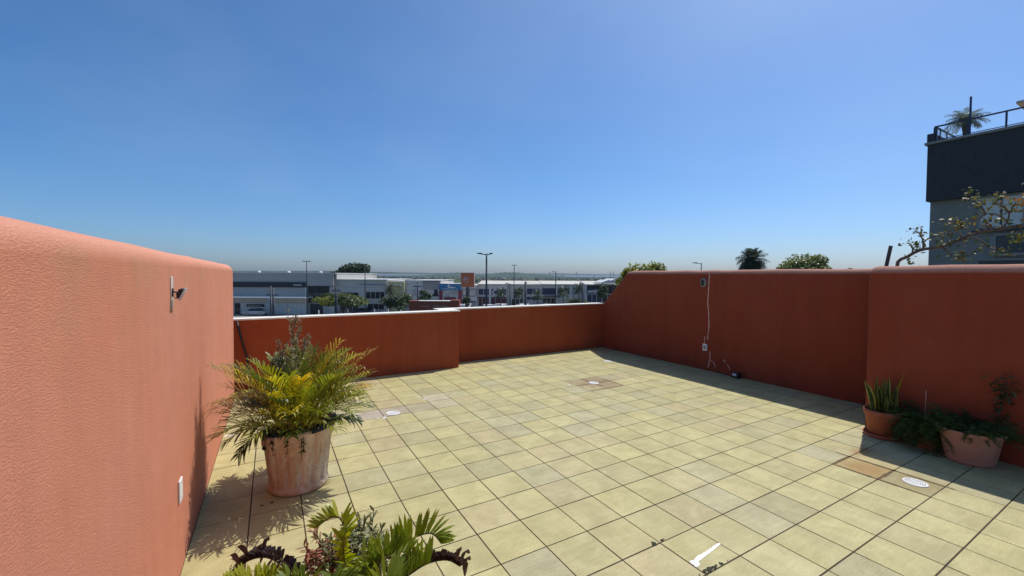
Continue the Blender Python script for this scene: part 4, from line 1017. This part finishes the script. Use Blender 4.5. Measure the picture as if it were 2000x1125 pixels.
# terracotta sign wall of the block itself, out towards the street
B = Bld('sign_wall', 'terracotta sign wall with a white top edge just beyond the parapet step', 'sign', 848, 30)
B.part('panel', M['terra_sign'], [(800,880,589.5,None,0,.5)]); B.part('pier', M['terra_sign'], [(880,897,587,None,-.05,.6)])
B.part('cap', M['cap'], [(817,880,588.2,589.5,-.06,.56)]); B.part('pier', M['terra_sign'], [(799,817,588.5,None,-.04,.54)])
B.strokes(822,840,597.5,600.5,-.003,11,12,B.o,'filler'); B.strokes(845,875,597,600,-.003,17,13,B.o,'filler')
# orange pylon sign
B = Bld('pylon_sign', 'square orange pylon sign on a grey pole above the white shop', 'sign', 913, 82)
bx = B.part('sign_box', M['b_orange'], [(901,919.5,534,561,-.5,.5), (919.5,926,534,561,-.47,.5)]); B.part('rim', M['filler'], [(900.4,926.6,533,534,-.55,.55), (926,927,534,561,-.5,.5)], bx)
B.strokes(907,916,541,543.8,-.5,4,21,bx); B.strokes(905,916,544.6,547.6,-.5,4,22,bx); B.strokes(904,916,550,551.6,-.5,8,23,bx)
b = MB(); b.tube([(B.X(913),0,0),(B.X(913),0,B.Z(561))], .28, 10); b.build('pole', M['concrete_pole'], B.o)

# ------------------------------------------------------------------ street lamps, utility poles, wires
def lamp(u, D, vt, arms, label, r=.085, drop=0, armw=.16):
    base = ground(u, D); t = thing('street_lamp', base, label, 'street lamp', 'tall street lamps', rz=-YW); H = zat(vt, D) - GZ
    b = MB(); b.tube([(0,0,0),(0,0,H*.5),(0,0,H)], [r*1.3,r*1.05,r*.8], 8); b.build('pole', M['dark_metal'], t, smooth=True)
    b = MB(); b.lathe([(r*2.2,0),(r*2.2,.06),(r*1.4,.25)], 10); b.build('base', M['concrete_pole'], t)
    for (du, dv) in arms:
        x, z = du*D/FPX, -dv*D/FPX; s = 1 if x > 0 else -1
        b = MB(); b.tube([(0,0,H-.12),(x*.55,0,H-.12+z*.6)], .045, 6); a = b.build('arm', M['dark_metal'], t)
        b = MB(); hx0, hx1 = x*.5, x; zz0, zz1 = H-.12+z*.55, H-.12+z
        b.add([(hx0,-armw,zz0-.02),(hx1,-armw*.8,zz1-.02),(hx1,armw*.8,zz1-.02),(hx0,armw,zz0-.02),(hx0,-armw,zz0+.12),(hx1,-armw*.8,zz1+.06),(hx1,armw*.8,zz1+.06),(hx0,armw,zz0+.12)],
              [(0,3,2,1),(4,5,6,7),(0,1,5,4),(1,2,6,5),(2,3,7,6),(3,0,4,7)]); b.build('lamp_head', M['dark_metal'], a)
    return t
lamp(950, 40, 495.5, [(-18,-2.2),(12,-2)], 'tallest double street lamp, its two heads angled up, left of centre', .095)
lamp(599, 75, 511.5, [(-8,0),(8.5,0)], 'flat T-shaped double street lamp in front of the grey showroom', .085)
lamp(713, 80, 524.5, [(-5.5,-1.2),(6,-1.2)], 'small V-armed street lamp in front of the round dark tree', .09)
lamp(1004, 81, 517, [(-5,0),(5.5,0)], 'thin T-shaped double street lamp behind the cream-roofed mall unit', .08)
lamp(1085.5, 80, 529.5, [(-8,.3)], 'single-armed street lamp before the wide mall unit', .095)
lamp(1369, 60, 511.5, [(-17,-1.5)], 'street lamp head peeping above the right wall near the oval lamp', .08)
def upole(u, D, vt, label, r=.13, arm=None, thick=1):
    base = ground(u, D); t = thing('utility_pole', base, label, 'utility pole', 'concrete utility poles', rz=-YW); H = zat(vt, D) - GZ
    b = MB(); b.tube([(0,0,0),(0,0,H)], [r*1.35*thick,r*thick], 8); b.build('pole', M['concrete_pole'], t, smooth=True)
    for (va, w) in (arm or []):
        z = zat(va, D) - GZ; x = w*D/FPX; b = MB(); b.box(-x, x, -r*1.3*thick-.1, -r*1.3*thick, z-.07, z+.07); a = b.build('crossarm', M['concrete_pole'], t)
        b = MB()
        for q in (-.9,-.55,.55,.9): b.lathe([(.05,0),(.07,.05),(.05,.12),(.02,.2)], 8, (x*q, -r*1.3*thick-.05, z+.07))
        b.build('insulator', M['grey_plastic'], a)
    return t
upole(528.5, 60, 561, 'slim utility pole, left one of the pair before the showroom billboard', .10)
up1 = upole(533.5, 62, 565.5, 'utility pole with crossarm and transformer before the showroom', .14, [(578.5,12)])
b = MB(); b.lathe([(0,0),(.28,0),(.3,.05),(.3,.9),(.26,.98),(0,1)], 14, (-.35,-.3, zat(597,62)-GZ)); b.build('transformer', M['b_grey'], up1, smooth=True)
upole(657, 68, 560, 'utility pole with one crossarm at the right end of the showroom', .13, [(569.5,9)])
upole(654, 68, 561, 'slim dark post beside the utility pole at the showroom corner', .08)
upole(816, 70, 551.5, 'dark utility pole with cross-shaped arm above the bushy tree', .13, [(560.5,8.5)])
up2 = upole(996.5, 75, 554, 'utility pole with a short bent lamp arm in front of the mall', .11)
H = zat(554,75)-GZ; b = MB(); b.tube([(0,0,H-.1),(-.5,0,H+.05),(-.9,0,H)], .06, 6); b.build('arm', M['dark_metal'], up2)
upole(1026.5, 65, 550, 'thick black utility pole in the middle of the mall row', .15, thick=1.25)
upole(1138.5, 78, 552, 'thick dark utility pole before the right part of the mall', .16, thick=1.1)
upole(992.5, 72, 576, 'short white post before the maroon shopfront', .07)
def wire(p, q, sag, label):
    pts = []
    for i in range(13): t = i/12; v = p.lerp(q, t); v.z -= sag*4*t*(1-t); pts.append(v)
    b = MB(); b.tube(pts, .016, 4); tag(b.build('power_line', M['black_metal']), label, 'power line', 'overhead wires')
def top(u, D, v): p = ground(u, D); p.z = zat(v, D); return p
wire(top(657,68,561), top(816,70,552.5), .5, 'overhead wire from the showroom corner to the cross-armed pole')
wire(top(816,70,552.5), top(996.5,75,554.5), .5, 'overhead wire from the cross-armed pole to the bent lamp arm')
wire(top(996.5,75,554.5), top(1026.5,65,551), .15, 'short overhead wire from the bent lamp arm to the black pole')
wire(top(1026.5,65,551), top(1138.5,78,553.5), .35, 'overhead wire between the two thick poles before the mall')
wire(top(533.5,62,578), top(657,68,570), .4, 'overhead wire crossing the grey showroom front')
for u, D, vt, lab in ((622,80,608,'white post left of the spreading tree trunk'),(679,80,605,'white post beneath the spreading tree'),(731,82,604,'white post right of the spreading tree'),(782,80,604,'white pointed marker post below the bushy tree'),(758,80,606,'stubby white post between the two near trees')):
    base = ground(u, D); H = zat(vt, D) - GZ; b = MB(); b.lathe([(.12,0),(.11,H-.1),(.06,H),(0,H+.02)], 8)
    o = b.build('marker_post', M['white_plastic'], smooth=True); o.location = base; tag(o, lab, 'post', 'white roadside posts')

# ------------------------------------------------------------------ street trees
tree('spreading_tree', 670, 76, 572, 591, 5.2, 1.7, 6500, .42, OL+[(.05,.07,.02),(.07,.09,.025)], 'wide flat yellow-green spreading tree in front of the shops', 301, 20, .22, flat=.4)
tree('spreading_tree', 1130, 84, 583, 593, 2.6, 1.1, 2000, .34, [(.12,.14,.05),(.09,.11,.04)], 'low rounded bush beyond the right end of the parapet', 302, 12, .12)
tree('dense_tree', 692, 122, 522, 537, 4.5, 3.3, 9000, .62, DG, 'large dark round tree rising behind the flat-roofed shops', 303, 18, .35)
tree('dense_tree', 662, 122, 531, 541, 2.8, 1.8, 3000, .5, MG, 'smaller ragged tree at the left flank of the large dark tree', 304, 9, .2)
tree('dense_tree', 779, 74, 573, 592, 2.9, 1.75, 3600, .36, [(.05,.075,.025),(.075,.10,.03),(.03,.05,.018)], 'dense dark green tree left of the terracotta sign wall', 305, 16, .22)
tree('dense_tree', 830, 82, 568, 579, 1.3, 1.3, 900, .34, [(.06,.10,.05),(.08,.12,.05)], 'small blurry green tree above the terracotta sign wall', 306, 9, .1)
tree('dense_tree', 910, 80, 578, 590, .85, 1.3, 700, .3, MG, 'slim green tree under the orange pylon sign', 307, 9, .1)
tree('dense_tree', 1178, 82, 556, 572, 1.2, 1.9, 900, .36, MG, 'tall loose tree beside the sloping wall end', 308, 11, .12)
for u, vc, sd_, lab in ((978,572,401,'small street palm before the maroon shopfront'),(1013,573,402,'small street palm left of the black pole'),(1050,577,403,'small street palm right of the black pole'),(1100,570,404,'starry street palm in the middle of the wide mall unit'),(1131,563,405,'narrow street palm next to the thick dark pole'),(761,566,406,'little palm before the lime shop wall')):
    palm('street_palm', u, 83, vc, 1.35 if u != 1100 else 1.7, 20, lab, sd_, (.06,.085,.04), .09, .55, .12, (1.3,-.5), 'street palms before the mall', nl=10)

# ------------------------------------------------------------------ cars
def car(loc, rz, mat, label, cab=(.9,3.3), L_=4.3, H=1.47):
    t = thing('parked_car', loc, label, 'car', 'cars across the road', rz=rz); w = .86
    b = MB(); prof = [(0,.35),(.02,.75),(.15,.88),(cab[0],.95),(cab[1]+.25,.95),(L_-.12,.80),(L_,.6),(L_,.32),(L_-.3,.22),(.3,.22)]
    b.prism(prof, 1, -w, w); bevelled(b.build('body', M[mat], t), .08, 3)
    b = MB(); x0, x1 = cab; z0 = .951
    b.add([(x0,-w+.06,z0),(x1+.25,-w+.06,z0),(x1+.25,w-.06,z0),(x0,w-.06,z0),(x0+.45,-w+.2,H-.06),(x1-.55,-w+.2,H-.06),(x1-.55,w-.2,H-.06),(x0+.45,w-.2,H-.06)], [(4,5,6,7),(0,1,5,4),(1,2,6,5),(2,3,7,6),(3,0,4,7)]); b.build('window', M['b_glass'], t)
    b = MB(); b.box(x0+.40, x1-.50, -w+.19, w-.19, H-.055, H); bevelled(b.build('roof', M[mat], t), .03, 2)
    for x in (.85, L_-.85):
        for s in (-1, 1):
            b = MB(); b.tube([(x,s*(w-.17),.31),(x,s*(w+.01),.31)], .31, 18); wh = b.build('wheel', M['tyre'], t)
            b = MB(); b.tube([(x,s*(w+.008),.31),(x,s*(w+.02),.31)], .19, 14); b.build('rim', M['rim'], wh)
    for s in (-.58, .58):
        b = MB(); b.box(L_-.06, L_+.012, s-.16, s+.16, .62, .74); b.build('headlight', M['lamp_lens'], t)
        b = MB(); b.box(-.012, .05, s-.16, s+.16, .68, .82); b.build('tail_light', M['b_red'], t)
    return t
for i, (u, D, rz, mat, lab) in enumerate(((478,82.3,-YW,'car_silver','silver car parked under the showroom billboard'),(1162,80,-YW+.2,'car_dark','dark car with pale roof line by the sloping wall'),(690,84,-YW,'car_dark','dark car in the shade of the spreading tree'))):
    car(ground(u, D), rz, mat, lab)
def van(loc, rz, label):
    t = thing('parked_van', loc, label, 'van', 'white vans across the road', rz=rz); w = .95
    b = MB(); b.prism([(0,.3),(0,2.15),(.12,2.3),(3.75,2.3),(4.55,1.25),(5.0,1.1),(5.05,.35),(4.8,.25),(.2,.25)], 1, -w, w); bevelled(b.build('body', M['car_white'], t), .07, 3)
    b = MB(); b.add([(3.86,-w+.12,2.185),(3.86,w-.12,2.185),(4.53,w-.12,1.30),(4.53,-w+.12,1.30),(3.83,-w+.12,2.165),(3.83,w-.12,2.165),(4.50,w-.12,1.28),(4.50,-w+.12,1.28)], [(0,3,2,1),(4,5,6,7),(0,1,5,4),(2,3,7,6),(1,2,6,5),(3,0,4,7)]); b.build('windscreen', M['b_glass'], t)
    for s in (-1, 1):
        b = MB(); b.prism([(3.0,1.3),(3.0,2.0),(3.75,2.0),(4.2,1.35)], 1, min(s*w, s*(w+.012)), max(s*w, s*(w+.012))); b.build('side_window', M['b_glass'], t)
        for x in (.95, 4.05):
            b = MB(); b.tube([(x,s*(w-.2),.34),(x,s*(w+.015),.34)], .34, 18); wh = b.build('wheel', M['tyre'], t)
            b = MB(); b.tube([(x,s*(w+.016),.34),(x,s*(w+.026),.34)], .2, 14); b.build('rim', M['rim'], wh)
        b = MB(); b.box(4.98, 5.06, s*.62-.15, s*.62+.15, .72, .92); b.build('headlight', M['lamp_lens'], t)
    return t
for u, rz, lab in ((944,-YW+.1,'white van roof over the parapet below the maroon shopfront'),(968,-YW+1.2,'white van nearest the foot of the tallest street lamp'),(1017,-YW+1.3,'white van roof just left of the black utility pole'),(1060,-YW+1.1,'white van roof under the left end of the wide mall unit'),(903,-YW+1.4,'white van by the foot of the orange pylon sign')):
    van(ground(u, 83.5), rz, lab)

# ------------------------------------------------------------------ apartment building on the right
AX = 34.8; AY = 7.0
ab = thing('apartment_building', (AX, AY, GZ), 'grey apartment block with charcoal top band and roof railing at the right', 'building')
def ap(name, mat, boxes, parent=None):
    b = MB()
    for (x0, x1, y0, y1, z0, z1) in boxes: b.box(x0, x1, y0, y1, z0-GZ, z1-GZ)
    return b.build(name, M[mat], parent or ab)
ap('wall', 'grey_render', [(.35, 12, -22, -.12, GZ, 6.4)])
tp = ap('top_band', 'char_clad', [(0, 12, -22, 0, 6.36, 9.86)])
ap('roof_slab', 'slab', [(-.12, 12.1, -22.1, .12, 9.863, 10.0)])
ap('upstand', 'char_clad', [(.05, 9, -.25, .05, 10.003, 10.55)])
for y0, y1, z0, z1, pane in ((-3.9,-2.3,4.55,6.2,'curtain'),(-6.6,-4.1,4.55,6.2,'b_glass')):
    fr_ = ap('window', 'slab', [(.22,.348,y0-.1,y1+.1,z1,z1+.12),(.22,.348,y0-.1,y1+.1,z0-.12,z0),(.22,.348,y0-.12,y0,z0,z1),(.22,.348,y1,y1+.12,z0,z1)])
    ap('pane', pane, [(.30,.345,y0,y1,z0,z1)], fr_); ap('mullion', 'dark_metal', [(.26,.297,(y0+y1)/2-.04,(y0+y1)/2+.04,z0,z1)], fr_)
fr_ = ap('window', 'slab', [(.22,.348,-6.5,-2.85,4.0,4.12),(.10,.348,-6.5,-2.85,2.85,3.0),(.22,.348,-2.95,-2.7,3.0,4.0)]); ap('pane', 'b_glass', [(.30,.345,-6.5,-2.95,3.0,4.0)], fr_)
ap('ledge', 'dark_metal', [(.12,.348,-6.8,-2.0,4.25,4.36)])
for z0 in (1.2, -1.8, -4.8):
    for y1 in (-2.3, -6.0, -10.0):
        fr_ = ap('window', 'slab', [(.22,.348,y1-1.9,y1+.1,z0+1.4,z0+1.5),(.22,.348,y1-1.9,y1+.1,z0-.1,z0)]); ap('pane', 'b_glass', [(.30,.345,y1-1.8,y1,z0,z0+1.4)], fr_)
rl = thing('roof_railing', (AX, AY, 10.0), 'navy steel roof railing on the edge of the apartment block', 'railing')
def rp(name, boxes):
    b = MB()
    for q in boxes: b.box(*q)
    return b.build(name, M['blue_steel'], rl)
rp('top_rail', [(.28,.36,-22,-.2,.94,1.02),(.361,6,-.28,-.2,.94,1.02)]); rp('bottom_rail', [(.30,.34,-22,-.3,.14,.18),(.361,6,-.26,-.22,.14,.18)])
rp('corner_post', [(.26,.38,-.34,-.18,.0,.935)])
for y in (-1.66,-3.15,-4.9,-6.6,-8.4): rp('post', [(.29,.35,y-.04,y+.04,0,.935)])
for x in (1.2,2.4,3.6,4.8): rp('post', [(x-.03,x+.03,-.27,-.21,0,.935)])
b = MB(); b.box(.40,5.9,-.245,-.235,.2,.93); 
gl = NT('railing glass'); gl.b.inputs['Transmission Weight'].default_value = .0; gl.b.inputs['Base Color'].default_value = (.7,.78,.8,1); gl.b.inputs['Alpha'].default_value = .25; gl.b.inputs['Roughness'].default_value = .1
b.build('glass_panel', gl.m, rl)
b = MB(); b.tube([(0,0,0),(0,0,2.3)], .05, 8); o = b.build('roof_mast', M['blue_steel']); o.location = (AX+.33, 5.27, 10.0); tag(o, 'thin navy mast standing against the roof railing', 'mast')
pl = Vector((AX+1.6, 5.75, 10.0))
t = thing('roof_palm', pl, 'small potted-looking palm on the roof behind the railing', 'palm tree'); rr = random.Random(9)
b = MB(); b.tube([(0,0,0),(.02,0,.4),(0,0,.95),(0,0,1.25)], [.13,.11,.17,.14], 9); b.build('trunk', M['bark'], t, smooth=True)
b = MB()
for k in range(34):
    az = 2*PI*k*.381966 + rr.random()*.3; f = k/34; e0 = lerp(1.3,-.1,f)
    frond_curve(b, arc((0,0,1.25), az, e0, e0-1.15, .95*(.85+.3*rr.random()), 7), rr, 26, .34, .022, jitcol((.14,.16,.10), rr, .2), side_up=.2, fwd=.6, rad=.014, start=.15, droop=.4, ends=.4)
b.build('frond', M['leaf'], t, colour=True)
b = MB(); b.prism([(0,0),(-2.6,.0),(-2.6,-2.6),(0,-2.6)], 2, 0, .32); b.v = [(x + 0, y, z) for x, y, z in b.v]
_p = atx(1985, 196, AX+2.2)
aw = thing('roof_canopy', (_p.x+.75, _p.y, _p.z-.2), 'beige flat canopy corner over the apartment roof', 'canopy')
b = MB(); b.prism([(-.75,.0),(4,.0),(4,-5),(-.75,-5)], 2, .0, .14); b.build('fascia', M['beige'], aw)
for x, y in ((1.6,-2.2),(3.6,-2.2),(1.6,-4.6),(3.6,-4.6)):
    b = MB(); b.box(x-.06,x+.06,y-.06,y+.06,-1.25,-.002); b.build('post', M['slab'], aw)

# ------------------------------------------------------------------ far skyline and masts
rr = random.Random(50)
for u, h, w, lab in ((1008,5,4,'faint pale tower far left in the hazy skyline'),(1027,4,6,'faint low block in the hazy skyline behind the black pole'),(1073,7,3,'faint twin dark tower behind the single-armed lamp'),(1126,7.5,2.6,'tallest faint tower in the hazy skyline'),(1160,4.5,2,'faint slim tower right in the hazy skyline'),(1098,3.5,6,'faint low slab in the hazy skyline above the wide mall unit')):
    D = 3600; base = ground(u, D); b = MB(); s = D/FPX; b.box(-w/2*s, w/2*s, -8, 8, 0, (h+1.5)*s); b.box(-w/4*s, w/4*s, -5, 5, (h+1.5)*s, (h+1.9)*s)
    o = b.build('distant_tower', M['b_grey']); o.location = base; o.rotation_euler = (0,0,-YW); tag(o, lab, 'building', 'towers on the far skyline')
for u, vt in ((1198.5,528),(1192,530)):
    D = 400; base = ground(u, D); b = MB(); b.tube([(0,0,0),(0,0,zat(vt,D)-GZ)], .22, 5); o = b.build('radio_mast', M['dark_metal']); o.location = base
    tag(o, 'thin distant mast left of the yellow-green tree, ' + ('taller one' if u > 1195 else 'shorter one'), 'mast')
# woodland belt on the plain beyond the shops
wb = MB(); rr = random.Random(61); WB = [(.035,.055,.025),(.055,.075,.03),(.08,.10,.04),(.03,.05,.03)]
for k in range(1500):
    D = 500 + 2400*rr.random()**1.3; u = rr.uniform(400, 1500); base = ground(u, D); s = rr.uniform(1.4, 2.6)*(1 + D/2500); c0_ = WB[rr.randrange(4)]
    for m in range(16):
        v = Vector((rr.gauss(0,1), rr.gauss(0,1), rr.gauss(0,.8))).normalized(); p = base + Vector((v.x*s, v.y*s, s*.7 + v.z*s*.6)); a = Vector((rr.gauss(0,1), rr.gauss(0,1), rr.gauss(0,1))).normalized(); q = a.orthogonal().normalized(); l = s*.55
        wb.add([p-a*l, p+q*l, p+a*l, p-q*l], [(0,1,2,3)], jitcol(c0_, rr, .2))
o = wb.build('woodland', M['leaf'], colour=True); o['kind'] = 'stuff'

# ------------------------------------------------------------------ hazy air
HZ = 12000
b = MB(); b.box(-HZ, HZ, -HZ, HZ, GZ - 1.5, 14.5)
hm = bpy.data.materials.new('hazy air'); hm.use_nodes = True; ht = hm.node_tree
ht.nodes.remove(ht.nodes['Principled BSDF'])
pv = ht.nodes.new('ShaderNodeVolumePrincipled'); pv.inputs['Color'].default_value = (.58, .70, .86, 1); pv.inputs['Density'].default_value = .00016
pv.inputs['Anisotropy'].default_value = .3
ht.links.new(pv.outputs[0], ht.nodes['Material Output'].inputs['Volume'])
hz = b.build('haze', hm); hz['kind'] = 'stuff'
